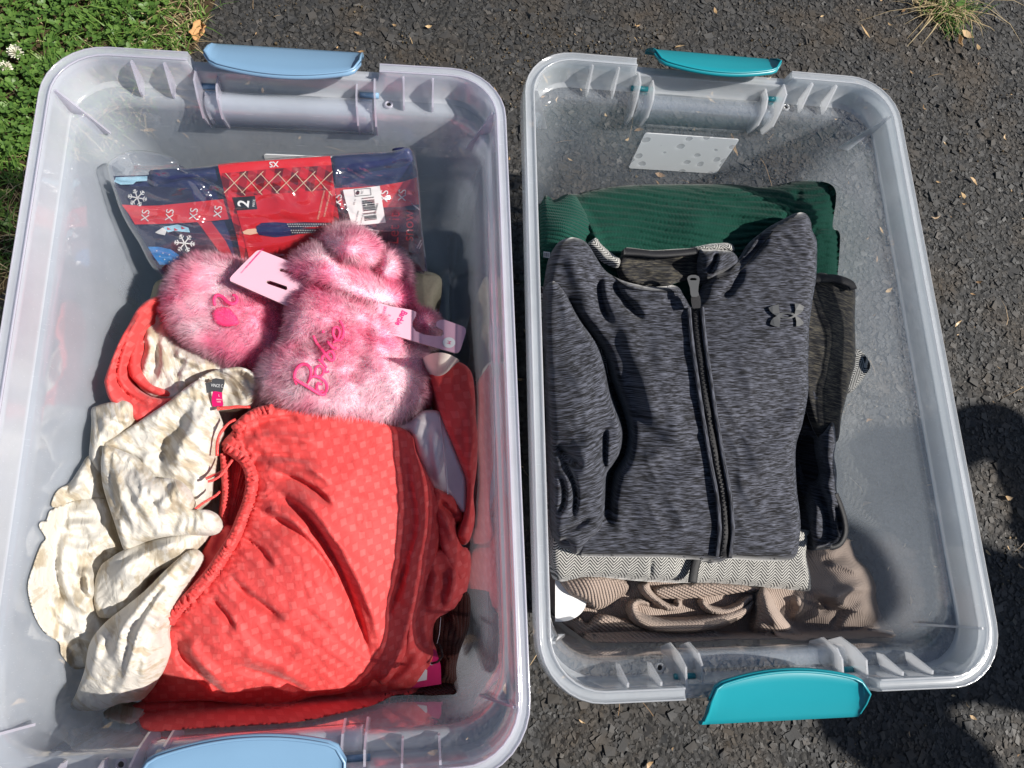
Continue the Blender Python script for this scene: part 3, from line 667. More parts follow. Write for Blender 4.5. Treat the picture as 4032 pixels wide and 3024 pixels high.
def tote(T, label, pm, rm, lm, rmm, dy):
    H = T['H']; t = thing('storage_tote', (*T['c'], 0), label, 'storage tote', T['yaw'])
    Ld = H-.034
    R = []  # (hx, hy, r, z, rim?)
    R += [(.150, .246, .030, .0060, 0), (.160, .256, .034, .0075, 0), (.166, .262, .038, .014, 0), (.170, .2650, .040, .06, 0), (.178, .2708, .041, .16, 0), (.1885, .2785, .042, Ld-.012, 0), (.1905, .2800, .042, Ld-.003, 0), (.1925, .2825, .042, Ld, 0),
          (.1940, .2930, .042, Ld+.001, 0), (.1950, .2970, .042, Ld+.004, 0), (.1955, .2985, .043, H-.006, 1), (.1962, .2990, .043, H-.001, 1), (.1972, .3000, .044, H+.0004, 1), (.1986, .3014, .045, H-.0012, 1), (.2010, .3040, .047, H-.0018, 1), (.2040, .3070, .050, H-.0014, 1), (.2052, .3082, .051, H-.0002, 1), (.2062, .3092, .052, H-.0012, 1), (.2072, .3102, .053, H-.006, 1), (.2076, .3106, .053, H-.022, 1),
          (.2056, .3086, .051, H-.022, 1), (.2050, .3080, .051, H-.008, 1), (.2035, .3065, .050, H-.0045, 1), (.1995, .3025, .046, H-.0045, 1), (.1982, .3010, .045, H-.008, 1), (.1976, .3000, .044, Ld+.002, 0), (.1955, .2955, .043, Ld-.0015, 0), (.1948, .2850, .044, Ld-.0025, 0), (.1915, .2808, .044, Ld-.014, 0), (.1802, .2728, .043, .16, 0), (.1722, .2670, .042, .06, 0), (.1682, .2640, .040, .012, 0), (.162, .258, .036, .002, 0), (.150, .246, .030, .0010, 0)]
    V = []; 
    for hx, hy, r, z, rim in R:
        q = ring(hx, hy, r, z)
        if rim:
            m = (np.abs(q[:, 0]) < .0855) & (np.abs(q[:, 1]) > hy-.001)
            q[m, 2] = (H-.0125)+(z-H)*.30
        V.append(q)
    n = len(V[0]); VV = np.vstack(V); f = []
    for i in range(len(R)-1):
        for j in range(n): k = (j+1) % n; f.append((i*n+j, i*n+k, (i+1)*n+k, (i+1)*n+j))
    VV = np.vstack([VV, [[0, 0, .006], [0, 0, .001]]]); a = len(R)*n
    for j in range(n):
        k = (j+1) % n; f.append((k, j, a)); f.append(((len(R)-1)*n+j, (len(R)-1)*n+k, a+1))
    def lm_(name, v, f, mat, parent, smooth=True):
        me = bpy.data.meshes.new(name); me.from_pydata([tuple(map(float, p)) for p in v], [], f); me.update()
        if smooth: me.polygons.foreach_set('use_smooth', [True]*len(me.polygons))
        o = bpy.data.objects.new(name, me); col.objects.link(o); me.materials.append(mat); o.parent = parent
        return o
    sh = lm_('shell', VV, f, pm, t); sh.data.materials.append(rmm)
    sh.data.polygons.foreach_set('material_index', [1 if (8*n <= i < 26*n) else 0 for i in range(len(f))])
    mod = sh.modifiers.new('e', 'EDGE_SPLIT'); mod.split_angle = math.radians(50)
    for sx in (-1, 1):
        for hx, hy, r, z, rad in ((.1972, .3000, .044, H+.0003, .0010), (.2054, .3084, .051, H-.0004, .0008)):
            q = ring(hx, hy, r, z); q = q[(q[:, 0]*sx > -1e-6) & ~((np.abs(q[:, 0]) < .0855) & (np.abs(q[:, 1]) > hy-.001))]
            a_ = np.arctan2(q[:, 1], q[:, 0]*sx); q = q[np.argsort(a_)]
            T2 = np.gradient(q, axis=0); T2 /= np.linalg.norm(T2, axis=1)[:, None]; N2 = np.stack([-T2[:, 1], T2[:, 0], 0*T2[:, 0]], 1); vv = []
            for c_ in range(5): an = 2*math.pi*c_/5; vv.append(q+N2*rad*math.cos(an)+np.array([0, 0, 1.])*rad*math.sin(an))
            vv = np.stack(vv, 1).reshape(-1, 3); lm_('rim_bead', vv, [(i*5+c_, i*5+(c_+1) % 5, (i+1)*5+(c_+1) % 5, (i+1)*5+c_) for i in range(len(q)-1) for c_ in range(5)], rm, t)
    # stiffening ribs on the end ledges
    def rib(poly, x, th, axis):
        k = len(poly); v = []
        for s in (-1, 1):
            for a, z in poly: v.append((x+s*th, a, z) if axis == 0 else (a, x+s*th, z))
        ff = [tuple(range(k))[::-1], tuple(range(k, 2*k))]+[(i, (i+1) % k, (i+1) % k+k, i+k) for i in range(k)]
        lm_('rib', v, ff, rm, t, False)
    for s in (-1, 1):
        for x in (-.134, -.106, .109, .137):
            rib([(s*.2978, Ld+.0055), (s*.2978, H-.002), (s*.2945, H-.001), (s*.2830, Ld+.008), (s*.2826, Ld+.0015), (s*.29, Ld+.0018)], x, .0009, 0)
        for y in (-.262, .262):
            rib([(s*.1950, Ld+.004), (s*.1950, H-.002), (s*.1925, H-.002), (s*.1720, Ld-.028), (s*.1860, Ld-.030), (s*.1912, Ld+.001)], y, .0010, 1)
        # housing behind each latch: a rounded box between two cheeks
        v = []; prof = [(.2790, Ld-.034), (.2765, Ld-.026), (.2745, Ld-.014), (.2745, Ld-.004), (.2770, Ld+.002), (.2815, Ld+.004), (.2900, Ld+.004)]
        xs = (-.078, -.07, -.035, 0, .035, .07, .078)
        for x in xs:
            for a, z in prof: v.append((x, s*a, z))
        m = len(prof); ff = [(i*m+j, i*m+j+1, (i+1)*m+j+1, (i+1)*m+j) for i in range(len(xs)-1) for j in range(m-1)]
        h = lm_('latch_housing', v, ff, pm, t); so_ = h.modifiers.new('s', 'SOLIDIFY'); so_.thickness = .0016
        for x in (-.0815, -.064, .064, .0815):
            big = abs(x) > .07
            rib([(s*.300, Ld-.002), (s*.300, H-.010 if big else Ld+.016), (s*.2850, H-.008 if big else Ld+.018), (s*.2760, Ld+.012), (s*.2690, Ld-.008), (s*.2740, Ld-.030), (s*.2800, Ld-.034)], x, .0009, 0)
        # latch
        lt = bpy.data.objects.new('latch', None)
        nu, prof = 25, []
        v = []; 
        for i in range(nu):
            u = -1+2*i/(nu-1); e = 1-abs(u)**7*.16
            x = .070*u; bow = .011*(1-u*u)
            bb = dy[0] if s > 0 else 0; bo = dy[1] if s > 0 else 0
            yi, zi, yo, zo = .2980-bow+bb, H+.0085, .3290+bo, H-.0115
            if s < 0 and dy[0] < 0: yi, zi, yo, zo = .2770-bow, H+.0105, .3150, H+.0030
            edge_r = .006*max(0, (abs(u)-.86)/.14)**2
            yi += edge_r*1.5
            row = [(yi+.0010, zi-.0045), (yi-.0006, zi-.0026), (yi, zi-.0004), (yi+.0022, zi+.0006)]
            for t_ in (.25, .5, .75, .92): row.append((yi+(yo-yi)*t_, zi+(zo-zi)*t_+.0030*math.sin(math.pi*t_)))
            row += [(yo+.0012, zo-.001), (yo+.0020, zo-.004), (yo+.0018, zo-.0075), (yo-.0006, zo-.0080), (yo-.0008, zo-.0035), (yi+(yo-yi)*.7, zi+(zo-zi)*.7-.0008), (yi+(yo-yi)*.3, zi+(zo-zi)*.3-.0010), (yi+.0025, zi-.0022)]
            for a, z in row: v.append((x, s*a, z))
        m = len(row); ff = []
        for i in range(nu-1):
            for j in range(m): k = (j+1) % m; ff.append((i*m+j, i*m+k, (i+1)*m+k, (i+1)*m+j))
        ff += [tuple(range(m)), tuple((nu-1)*m+j for j in range(m))[::-1]]
        lat = lm_('latch', v, ff, lm, t)
        vv = []; rows = [v[i*m+3] for i in range(nu)]; rows = [v[7]]+[v[5]]+rows+[v[(nu-1)*m+5]]+[v[(nu-1)*m+7]]; rw = np.array(rows)*[.985, 1, 1]+[0, 0, .0004]
        Tg = np.gradient(rw, axis=0); Tg /= np.linalg.norm(Tg, axis=1)[:, None]; Ng = np.cross(Tg, [0, 0, 1.]); Ng /= np.linalg.norm(Ng, axis=1)[:, None]
        for c_ in range(6): vv.append(rw+Ng*.0011*math.cos(math.pi*c_/3)+np.array([0, 0, 1.])*.0009*math.sin(math.pi*c_/3))
        vv = np.stack(vv, 1).reshape(-1, 3); lm_('raised_border', vv, [(i*6+c_, i*6+(c_+1) % 6, (i+1)*6+(c_+1) % 6, (i+1)*6+c_) for i in range(len(rw)-1) for c_ in range(6)], lm, lat)
        for sx in (-1, 1):
            vv = []; 
            for xx in (.066, .0845):
                for q in range(10): a = 2*math.pi*q/10; vv.append((sx*xx, s*.2955+.0028*math.cos(a), Ld+.0045+.0028*math.sin(a)))
            lm_('pivot_pin', vv, [(q, (q+1) % 10, (q+1) % 10+10, q+10) for q in range(10)]+[tuple(range(10))[::-1], tuple(range(10, 20))], lm, lat)
        bpy.data.objects.remove(lt)
        # eyelet on the ledge beside the housing
        vv = []; ex = .094 if s > 0 else -.096
        for rr, zz in ((.0042, Ld+.0008), (.0042, Ld+.0026), (.0024, Ld+.0026), (.0024, Ld+.0008)):
            for q in range(14): a = 2*math.pi*q/14; vv.append((ex+rr*math.cos(a), s*.2880+rr*math.sin(a), zz+.0004))
        lm_('eyelet', vv, [(i*14+q, i*14+(q+1) % 14, (i+1)*14+(q+1) % 14, (i+1)*14+q) for i in range(3) for q in range(14)], rm, t)
        vv = [(ex+.0022*math.cos(2*math.pi*q/12), s*.2880+.0022*math.sin(2*math.pi*q/12), Ld+.0016) for q in range(12)]
        lm_('eyelet_hole', vv, [tuple(range(12))], M['ink'], t)
    return t
TL_ = tote(LT, 'clear lilac-tinted plastic tote with powder blue latches, full of pink and coral things', M['tote_l'], M['rib_l'], M['blue_latch'], M['rim_l'], (-.006, 0))
TR_ = tote(RT, 'clear plastic tote with teal latches, holding a dark heather jacket', M['tote_r'], M['rib_r'], M['teal_latch'], M['rim_r'], (.003, .003))
def sticker(T, parent, pts, label):
    """stuck on the outside of the back wall"""
    H = T['H']; v = []
    def yy(z): return .2728+(.2808-.2728)*(z-.16)/(H-.034-.014-.16)
    for off in (.0030, .0024):
        for x, z in pts: v.append((x, yy(z)-off, z))
    k = len(pts); me = bpy.data.meshes.new('label_sticker'); me.from_pydata(v, [], [tuple(range(k))[::-1], tuple(range(k, 2*k))]+[(i, (i+1) % k, (i+1) % k+k, i+k) for i in range(k)]); me.update(); me.materials.append(M['sticker'])
    o = bpy.data.objects.new('label_sticker', me); col.objects.link(o); o.parent = parent; o['label'] = label
def rrect(x0, x1, z0, z1, r, n=4):
    P = []
    for cx, cz, a0 in ((x1-r, z1-r, 0), (x0+r, z1-r, 90), (x0+r, z0+r, 180), (x1-r, z0+r, 270)):
        for i in range(n+1): a = math.radians(a0+90*i/n); P.append((cx+r*math.cos(a), cz+r*math.sin(a)))
    return P
sticker(RT, TR_, rrect(-.054, .060, .196, .262, .003), 'blotchy frosted sticker on the back wall')
sticker(LT, TL_, rrect(-.040, .060, .170, .250, .003), 'pale sticker on the back wall behind the pack')

# ------------------------------------------------------------------ things in the left tote
Z = lambda ox, oy, s: (lambda pts: zm(pts, ox, oy, s))
z3, z2, s2, pk, z5, z4, z6 = Z(0, 1500, 1.0533), Z(0, 700, 1.106), Z(600, 850, 1.7015), Z(380, 550, 1.6265), Z(2000, 900, 1.0886), Z(2000, 100, 1.0886), Z(2000, 2000, 1.0886)
lw, rc, hc, hl, hr = Z(80, 1500, 1.8433), Z(1500, 1350, 1.844), Z(2100, 880, 2.765), Z(2080, 1600, 2.37), Z(2800, 1400, 2.0733)
def zz(conv, lst): return [(*conv([p[:2]])[0], p[2]) for p in lst]
def fd(conv, lst): return [(conv(f[0]), *f[1:]) for f in lst]
def base_of(px, py, z, zb=.012):
    p = at(px, py, z); return (p[0], p[1], zb)
def strip_outline(path, w):
    L = crom(path, False, 14); t = np.gradient(L, axis=0); t /= np.linalg.norm(t, axis=1)[:, None]; n = np.stack([-t[:, 1], t[:, 0]], 1)
    w = np.interp(np.linspace(0, 1, len(L)), np.linspace(0, 1, len(w)), w) if np.ndim(w) else np.full(len(L), w)
    return np.vstack([L+n*w[:, None]/2, (L-n*w[:, None]/2)[::-1]])
def gathers(path, amp, wl, reach, side=0):
    L = crom(path, False, 10); tot = np.linalg.norm(np.diff(L, axis=0), axis=1).sum()
    def g(P):
        d, sg, fr = segdist(P, L); ph = fr*tot/wl+.9*vnoise(P[:, 0]/45, P[:, 1]/45, 4)+d*.004
        a = np.exp(-(d/reach)**1.5)*(1 if not side else np.where(sg*side > 0, 1, .3))
        return amp*a*np.sin(2*np.pi*ph)*(.7+.5*vnoise(P[:, 0]/30, P[:, 1]/30, 8))
    return g
# khaki folded canvas, lowest at the back
k_ = thing('canvas_trousers', base_of(1150, 1250, .15), 'folded khaki canvas trousers under the packaged pyjamas', 'trousers')
cloth('folded_body', [(600, 1140), (700, 1090), (1100, 1075), (1690, 1070), (1710, 1200), (1690, 1330), (1100, 1420), (640, 1320)], [(600, 1140, .205), (1690, 1080, .195), (1690, 1330, .20), (640, 1320, .20)], M['khaki'], k_, LT, 16, (30, .01), .012, wr=(.003, 90, .1, 3))
# ---- pack
PT = [at(451, 698, .284), at(1615, 600, .284), at(1180, 1100, .196)]
PNn = np.cross(PT[2]-PT[0], PT[1]-PT[0]); PNn /= np.linalg.norm(PNn); PNn *= np.sign(PNn[2])
def on_pack(px, off=0.0):
    px = np.asarray(px, float); r = np.stack([(px[:, 0]-CX)/F, (px[:, 1]-CY)/F, np.ones(len(px))], 1) @ MW.T
    t = ((PT[0]-CAM)@PNn)/(r@PNn); return CAM+r*t[:, None]+PNn*off
pack_z = lambda P: on_pack(P)[:, 2]
bp = on_pack(np.array([(1170., 1090.)]))[0]
pa = thing('pyjama_pack', (bp[0], bp[1], bp[2]-.03), 'navy and red folded pyjama set in a clear bag leaning on the back wall', 'pyjama pack')
cloth('folded_fabric', pk([(112, 250), (130, 232), (330, 225), (345, 195), (560, 185), (780, 172), (1000, 150), (1500, 118), (1560, 100), (1880, 80), (1900, 55), (1985, 50), (2020, 80), (2030, 150), (2060, 230), (2065, 420), (2080, 560), (2112, 820), (2100, 868), (1900, 880), (1400, 890), (900, 900), (480, 900), (330, 690), (240, 540), (165, 410)]),
      lambda P: pack_z(P)-.0035, M['navy'], pa, None, 14, (16, .006), None, .014, fd(pk, [([(350, 290), (560, 300), (780, 280)], .004, 30, .5), ([(560, 200), (600, 330), (640, 400)], .003, 40), ([(1500, 300), (1700, 260), (2040, 190)], .0035, 22, .4), ([(740, 560), (830, 700), (900, 860)], .003, 40)]), (.0010, 60, .2, 3), seed=4, curl=.004)
for nm, ol, zc in (('top_fold', [(335, 230), (345, 200), (420, 190), (560, 185), (700, 180), (780, 170), (790, 240), (800, 280), (700, 270), (560, 265), (420, 300), (350, 300)], .006), ('top_fold', [(1500, 125), (1570, 100), (1700, 95), (1880, 85), (1895, 60), (1980, 52), (2015, 90), (2020, 150), (1900, 190), (1750, 210), (1640, 270), (1520, 300)], .007)):
    cloth(nm, pk(ol), lambda P, q=zc: pack_z(P)+q*.45, M['navy'], pa, None, 11, (30, zc), None, .010, fd(pk, [([(380, 260), (560, 240), (760, 225)], .003, 16), ([(1560, 200), (1750, 170), (1960, 120)], .004, 18)]), (.0012, 40, .1, 3), seed=9)
def pprint(name, pts, off, mat, parent=pa, th=.0006, holes=()): return plate(name, pk(pts), lambda Q, o: on_pack(Q, off+o), th, mat, parent, [pk(h) for h in holes])
def ptext(s, o, base, up, off, mat, parent, bold=0.0):
    b = np.array(base)/1.6265; u = np.array(up)/1.6265; return lettering('lettering', s, pk([o])[0], b, u, on_pack, off, mat, parent, bold)
def star(cx, cy_, r, n=6, w=4, rot=.2, sy=.9):
    """six-armed flake as one outline per arm"""
    out = []
    for i in range(n):
        a = rot+i*2*math.pi/n; d = np.array([math.cos(a), math.sin(a)*sy]); q = np.array([-d[1], d[0]]); c = np.array([cx, cy_])
        arm = [c-q*w*.5, c+d*r-q*w*.5, c+d*r+q*w*.5, c+q*w*.5]; out.append(arm)
        for t_, l in ((.55, .32), (.8, .22)):
            for sg in (-1, 1):
                e = d*math.cos(.9)+q*sg*math.sin(.9); p0 = c+d*r*t_; e2 = np.array([-e[1], e[0]])
                out.append([p0-e2*w*.4, p0+e*r*l-e2*w*.4, p0+e*r*l+e2*w*.4, p0+e2*w*.4])
    return out
def multi(name, polys, conv, fn, off, mat, parent):
    V = []; f = []
    for p in polys:
        q = np.asarray(conv([tuple(a) for a in p])); b = len(V); V += list(fn(q, off)); f.append(tuple(range(b, b+len(q))))
    o = link_mesh(name, V, f, mat, parent, False)
    return o
pprint('printed_panel', [(118, 300), (330, 300), (600, 310), (640, 420), (900, 880), (470, 885), (330, 680), (240, 540), (165, 410)], .0004, M['navy2'])
pprint('printed_panel', [(1560, 430), (2062, 400), (2076, 560), (2108, 820), (2095, 862), (1700, 875), (1600, 560)], .0004, M['navy2'])
pprint('blue_trim', [(118, 262), (130, 236), (330, 228), (328, 258), (260, 262), (240, 280), (160, 282)], .0035, M['sky'])
pprint('red_sash', [(650, 525), (735, 522), (830, 650), (890, 780), (850, 800), (770, 690)], .0015, M['red2'])
bl = pprint('size_band', [(165, 412), (300, 420), (400, 418), (560, 402), (700, 388), (832, 375), (885, 500), (700, 520), (560, 528), (400, 535), (250, 538), (210, 470)], .0025, M['red'])
br_ = pprint('size_band', [(1522, 308), (1600, 302), (1800, 292), (1950, 268), (2050, 238), (2062, 408), (1950, 425), (1800, 430), (1640, 436), (1565, 440)], .0030, M['red'])
for o in ((317, 480), (472, 477), (625, 470), (780, 455)): ptext('XS', o, (7, -66), (-70, -8), .0035, M['white'], bl)
for o in ((1545, 380), (1840, 355), (1955, 350)): ptext('XS', o, (5, -66), (-70, -5), .0040, M['white'], br_)
def mat_plaid():
    k = NT('dark_red_plaid'); o = k.coord('Object'); n = k.vor(o, 95, out='Color'); s = k.sep(k.mapping(o, (1, 1, 1), (0, 0, .3)))
    a = k.math('GREATER_THAN', k.math('SINE', k.math('MULTIPLY', s[0], 420)), 0); b = k.math('GREATER_THAN', k.math('SINE', k.math('MULTIPLY', s[1], 420)), 0)
    c = k.mix(k.math('MULTIPLY', k.math('ADD', a, b), .5), (.11, .008, .012), (.50, .015, .025)); return k.done(k.pbr(c, .35, None, .5))
M['plaid'] = mat_plaid()
ic = pprint('insert_card', [(783, 148), (1000, 133), (1250, 115), (1498, 97), (1515, 240), (1540, 420), (1565, 560), (1590, 700), (1560, 860), (960, 880), (900, 600), (840, 390), (800, 230)], .0060, M['plaid'], th=.0015)
pprint('card_top', [(783, 147), (1498, 96), (1505, 155), (1150, 175), (795, 207)], .0064, M['red'], ic)
ptext('XS', (1140, 148), (-50, 3.5), (3, 50), .0070, M['white'], ic, .02)
lines = []
for x0 in (830, 940, 1050, 1160, 1270, 1380):
    lines += [[(x0, 205), (x0+4, 204), (x0+130, 345), (x0+126, 346)], [(x0+130, 192), (x0+134, 194), (x0-5, 330), (x0-9, 328)]]
multi('gold_lattice', lines, pk, on_pack, .0068, M['gold'], ic)
pp = pprint('picture_panel', [(878, 356), (1180, 333), (1484, 312), (1510, 440), (1535, 580), (1560, 860), (1010, 870), (950, 620)], .0068, M['red2'], ic)
pprint('black_tab', [(880, 358), (1018, 348), (1034, 432), (905, 440)], .0074, M['ink'], pp)
ptext('2', (945, 395), (12, -88), (-100, -14), .0080, M['white'], pp, .02); ptext('PIECE', (1012, 392), (2, -19), (-20, -2), .0080, M['white'], pp)
ptext('SCAN QR CODE ON THE BACK', (1440, 405), (3, -13), (-15, -2), .0075, M['gold'], pp); ptext('FOR MORE SIZES & COLORS', (1478, 398), (3, -13), (-15, -2), .0075, M['gold'], pp)
# printed figure lying sideways: hair and face, navy top, patterned trousers
pprint('printed_face', [(940, 575), (970, 560), (1020, 555), (1042, 570), (1040, 585), (990, 595), (950, 590)], .0076, M['skin'], pp)
pprint('printed_top', [(1030, 540), (1060, 520), (1150, 515), (1220, 520), (1250, 560), (1245, 600), (1150, 610), (1090, 602), (1050, 595), (1030, 575)], .0078, M['navy'], pp)
pt_ = pprint('printed_trousers', [(1215, 522), (1330, 515), (1500, 520), (1505, 532), (1400, 545), (1300, 552), (1400, 556), (1510, 556), (1512, 572), (1400, 582), (1300, 590), (1250, 600), (1238, 560)], .0077, M['navy2'], pp)
dots = [[(x+dx*q+3*math.cos(a), y+4.0*math.sin(a)) for a in np.linspace(0, 2*np.pi, 6, endpoint=False) for q in (0,) for dx in (0,)] for y, xs in ((526, range(1228, 1490, 15)), (540, range(1235, 1420, 15)), (566, range(1250, 1500, 15)), (580, range(1258, 1400, 15))) for x in xs]
multi('printed_dots', dots, pk, on_pack, .0083, M['white'], pt_)
for s_ in (star(268, 365, 62, 6, 7), star(568, 655, 66, 6, 7, .1)): multi('snowflake_print', s_, pk, on_pack, .0040, M['white'], pa)
pprint('ornament_print', [(332, 682), (400, 682), (480, 700), (530, 735), (540, 770), (500, 795), (410, 798), (370, 745)], .0022, M['blue'])
multi('ornament_dots', [[(x+4*math.cos(a), y+4*math.sin(a)) for a in np.linspace(0, 6.28, 5, endpoint=False)] for x, y in ((390, 705), (430, 720), (470, 730), (500, 760), (440, 760), (410, 740), (470, 775), (520, 745))], pk, on_pack, .0032, M['white'], pa)
pprint('gift_print', [(378, 590), (425, 560), (455, 572), (440, 608), (400, 600)], .0020, M['white']); pprint('sprig_print', [(430, 555), (520, 540), (590, 560), (600, 590), (500, 580), (460, 590)], .0021, M['sky'])
multi('red_sprig', [[(x, y), (x+26, y+14), (x+4, y+18)] for x, y in ((455, 555), (500, 560), (545, 550))], pk, on_pack, .0027, M['red'], pa)
for c_ in ([[(1660, 560), (1670, 552), (1810, 575), (1806, 584)], [(1806, 578), (1812, 584), (1740, 640), (1730, 634)], [(1650, 580), (1656, 574), (1750, 600), (1746, 608)], [(1700,610),(1706,606),(1740,640),(1734,640)]], [[(2010, 405), (2018, 400), (2070, 440), (2064, 446)]], [[(2045, 690), (2055, 690), (2080, 640), (2072, 636)], [(2060, 695), (2068, 695), (2084, 660), (2078, 656)]]): multi('chevron_print', c_, pk, on_pack, .0030, M['white'], pa)
ptext('Let it', (1900, 560), (4, -95), (-105, -4), .0030, M['red'], pa); ptext('snow', (2005, 545), (2, -92), (-100, -4), .0030, M['red'], pa)
st_ = pprint('price_sticker', [(1578, 312), (1690, 302), (1812, 286), (1830, 400), (1850, 520), (1740, 532), (1635, 538), (1605, 430)], .0062, M['white'])
bars = []; x = 0
for w_ in (2, 1, 3, 1, 2, 2, 1, 4, 1, 1, 3, 2, 1, 2, 3, 1, 1, 2, 4, 1, 2, 1, 3, 2, 1, 1, 2, 3, 1, 2):
    if x % 2 == 0 or w_ < 3:
        y0 = 358+x*2.6; bars.append([(1697+x*.35, y0+5), (1775+x*.35, y0-4), (1775+x*.35, y0-4+w_*1.7), (1697+x*.35, y0+5+w_*1.7)])
    x += w_
multi('barcode', bars, pk, on_pack, .0070, M['ink'], st_)
ptext('93968488863', (1790, 430), (3, -13), (-17, -2), .0070, M['ink'], st_); ptext('STYLE: MP772950', (1668, 480), (2.5, -10), (-13, -1), .0070, M['ink'], st_); ptext('COLOR: BLUE', (1700, 488), (2.5, -10), (-13, -1), .0070, M['ink'], st_); ptext('SIZE: XS', (1652, 388), (2.5, -10), (-13, -1), .0070, M['ink'], st_); ptext('FSC', (1700, 325), (2, -14), (-18, -2), .0070, M['ink'], st_)
multi('sticker_mark', [[(1648, 308), (1752, 298), (1753, 301), (1649, 311)], [(1649, 308), (1652, 308), (1658, 352), (1655, 352)], [(1655, 350), (1757, 341), (1757, 344), (1655, 353)], [(1751, 299), (1754, 299), (1759, 343), (1756, 343)], [(1660, 330), (1672, 312), (1684, 322), (1680, 340), (1668, 342)]], pk, on_pack, .0070, M['ink'], st_)
# clear bag
bagw = lambda P: pack_z(P)+.0120
bag = cloth('clear_bag', pk([(70, 150), (75, 220), (110, 330), (160, 470), (260, 640), (440, 880), (900, 890), (1500, 885), (2105, 872), (2118, 820), (2085, 560), (2068, 300), (2050, 150), (2030, 80), (1990, 45), (1900, 70), (1500, 92), (1000, 128), (700, 165), (540, 175), (520, 130), (430, 90), (300, 68), (200, 70), (120, 110)]), bagw, M['bag'], pa, None, 10, (18, .006), None, .004,
            fd(pk, [([(120, 400), (500, 470), (900, 620)], .003, 12), ([(300, 560), (800, 600), (1500, 560)], .003, 9), ([(400, 640), (1000, 690), (1400, 600)], .0028, 9), ([(1600, 620), (1800, 580), (2060, 600)], .003, 10), ([(150, 120), (300, 160), (520, 150)], .004, 12), ([(200, 80), (240, 180), (180, 240)], .004, 14), ([(560, 200), (700, 380), (640, 520)], .003, 12), ([(1520, 150), (1540, 330), (1600, 560)], .003, 10)]), (.0024, 30, .15, 3.5), seed=21, curl=.002)
# ---- coral blouse loop and linen trousers at the left
cb = thing('coral_blouse', base_of(560, 1450, .2), 'coral blouse hem looped round the linen at the upper left', 'blouse')
cloth('hem', z2([(715, 515), (655, 525), (600, 570), (560, 640), (525, 700), (490, 780), (458, 870), (456, 900), (480, 970), (540, 1010), (590, 1060), (650, 1050), (740, 985), (745, 962), (690, 960), (640, 945), (590, 915), (552, 868), (545, 800), (570, 700), (620, 610), (680, 548), (720, 545)]), zz(z2, [(715, 520, .245), (560, 660, .270), (460, 890, .272), (560, 1030, .262), (740, 970, .262), (560, 860, .25)]), M['coral'], cb, LT, 9, (24, .010), None, .035, fd(z2, [([(690, 528), (600, 600), (540, 720), (505, 850), (540, 930), (640, 985), (735, 965)], -.008, 7, 1.6)]), (.0016, 40, 1.2, 2.5), .8, seed=3)
cloth('inner_hem', z2([(690, 545), (640, 590), (590, 680), (560, 790), (565, 860), (610, 905), (680, 945), (740, 955), (735, 930), (660, 900), (620, 860), (600, 790), (620, 690), (670, 600)]), zz(z2, [(690, 550, .235), (570, 790, .245), (740, 950, .248)]), M['coral'], cb, LT, 10, (16, .006), None, .03, (), (.0012, 40, 1.2, 2.5), .8, seed=5)
lt_ = thing('linen_trousers', base_of(420, 2200, .2), 'crumpled white and tan print linen trousers with a gathered elastic waist', 'trousers')
cloth('inner_leg', z2([(575, 800), (590, 690), (640, 600), (690, 545), (720, 640), (770, 720), (860, 760), (950, 790), (960, 850), (900, 880), (820, 900), (760, 960), (690, 960), (620, 925), (580, 870)]), zz(z2, [(690, 560, .225), (590, 800, .228), (740, 950, .245), (940, 820, .235)]), M['linen'], lt_, LT, 9, (20, .006), .16, .006, fd(z2, [([(640, 620), (650, 740), (620, 880)], .007, 22, .6), ([(700, 640), (710, 760), (700, 900)], .008, 24, .5), ([(740, 740), (830, 800), (940, 830)], .008, 20, .6), ([(760, 860), (840, 840), (930, 850)], .006, 16), ([(680, 580), (690, 660), (740, 760)], -.006, 12)]), (.0022, 46, 1.3, 3), .4, seed=6)
cloth('under_layer', z3([(400, 160), (540, 110), (830, 50), (1000, -40), (1020, 60), (940, 200), (910, 560), (860, 760), (680, 1000), (640, 1180), (540, 1330), (440, 1330), (340, 1270), (260, 1220), (190, 1040), (170, 850), (240, 580)]), zz(z3, [(380, 140, .2030), (1020, 0, .2030), (930, 560, .2030), (660, 1200, .1980), (230, 1270, .1980), (130, 850, .2130), (500, 700, .2030)]), M['linen'], lt_, LT, 16, (30, .01), .012, .006, (), (.004, 80, 1.1, 2.5), .2, seed=8, noray=True)
cloth('back_waist', lw([(1290, 0), (1330, -40), (1400, -75), (1500, -95), (1600, -100), (1690, -60), (1720, 20), (1690, 120), (1600, 190), (1500, 210), (1400, 190), (1340, 100)]), zz(lw, [(1300, 0, .262), (1500, -90, .262), (1710, 20, .255), (1600, 180, .245), (1480, 60, .235)]), M['linen'], lt_, LT, 7, (14, .005), None, .02, fd(lw, [([(1400, -60), (1500, -75), (1620, -80), (1700, -30), (1715, 60)], .006, 14)]), (.0012, 30, .9, 3), 1.0, seed=14, extra=gathers(lw([(1310, -20), (1420, -70), (1560, -92), (1680, -50), (1710, 60)]), .0022, 16, 50))
L1 = cloth('crumpled_leg', lw([(515, 205), (560, 178), (640, 155), (720, 138), (785, 155), (818, 210), (822, 320), (760, 365), (690, 405), (612, 455), (590, 560), (578, 690), (540, 645), (500, 545), (508, 420), (515, 300)]), zz(lw, [(520, 220, .258), (780, 170, .268), (800, 320, .262), (560, 640, .262), (600, 400, .272)]), M['linen'], lt_, LT, 9, (34, .014), None, .05, fd(lw, [([(640, 260), (720, 280), (810, 300)], .006, 20, .5), ([(560, 320), (640, 340), (680, 400)], .005, 22), ([(700, 160), (660, 220), (560, 300)], .004, 26)]), (.0020, 44, .7, 2.5), .3, seed=15, lift=-.002)
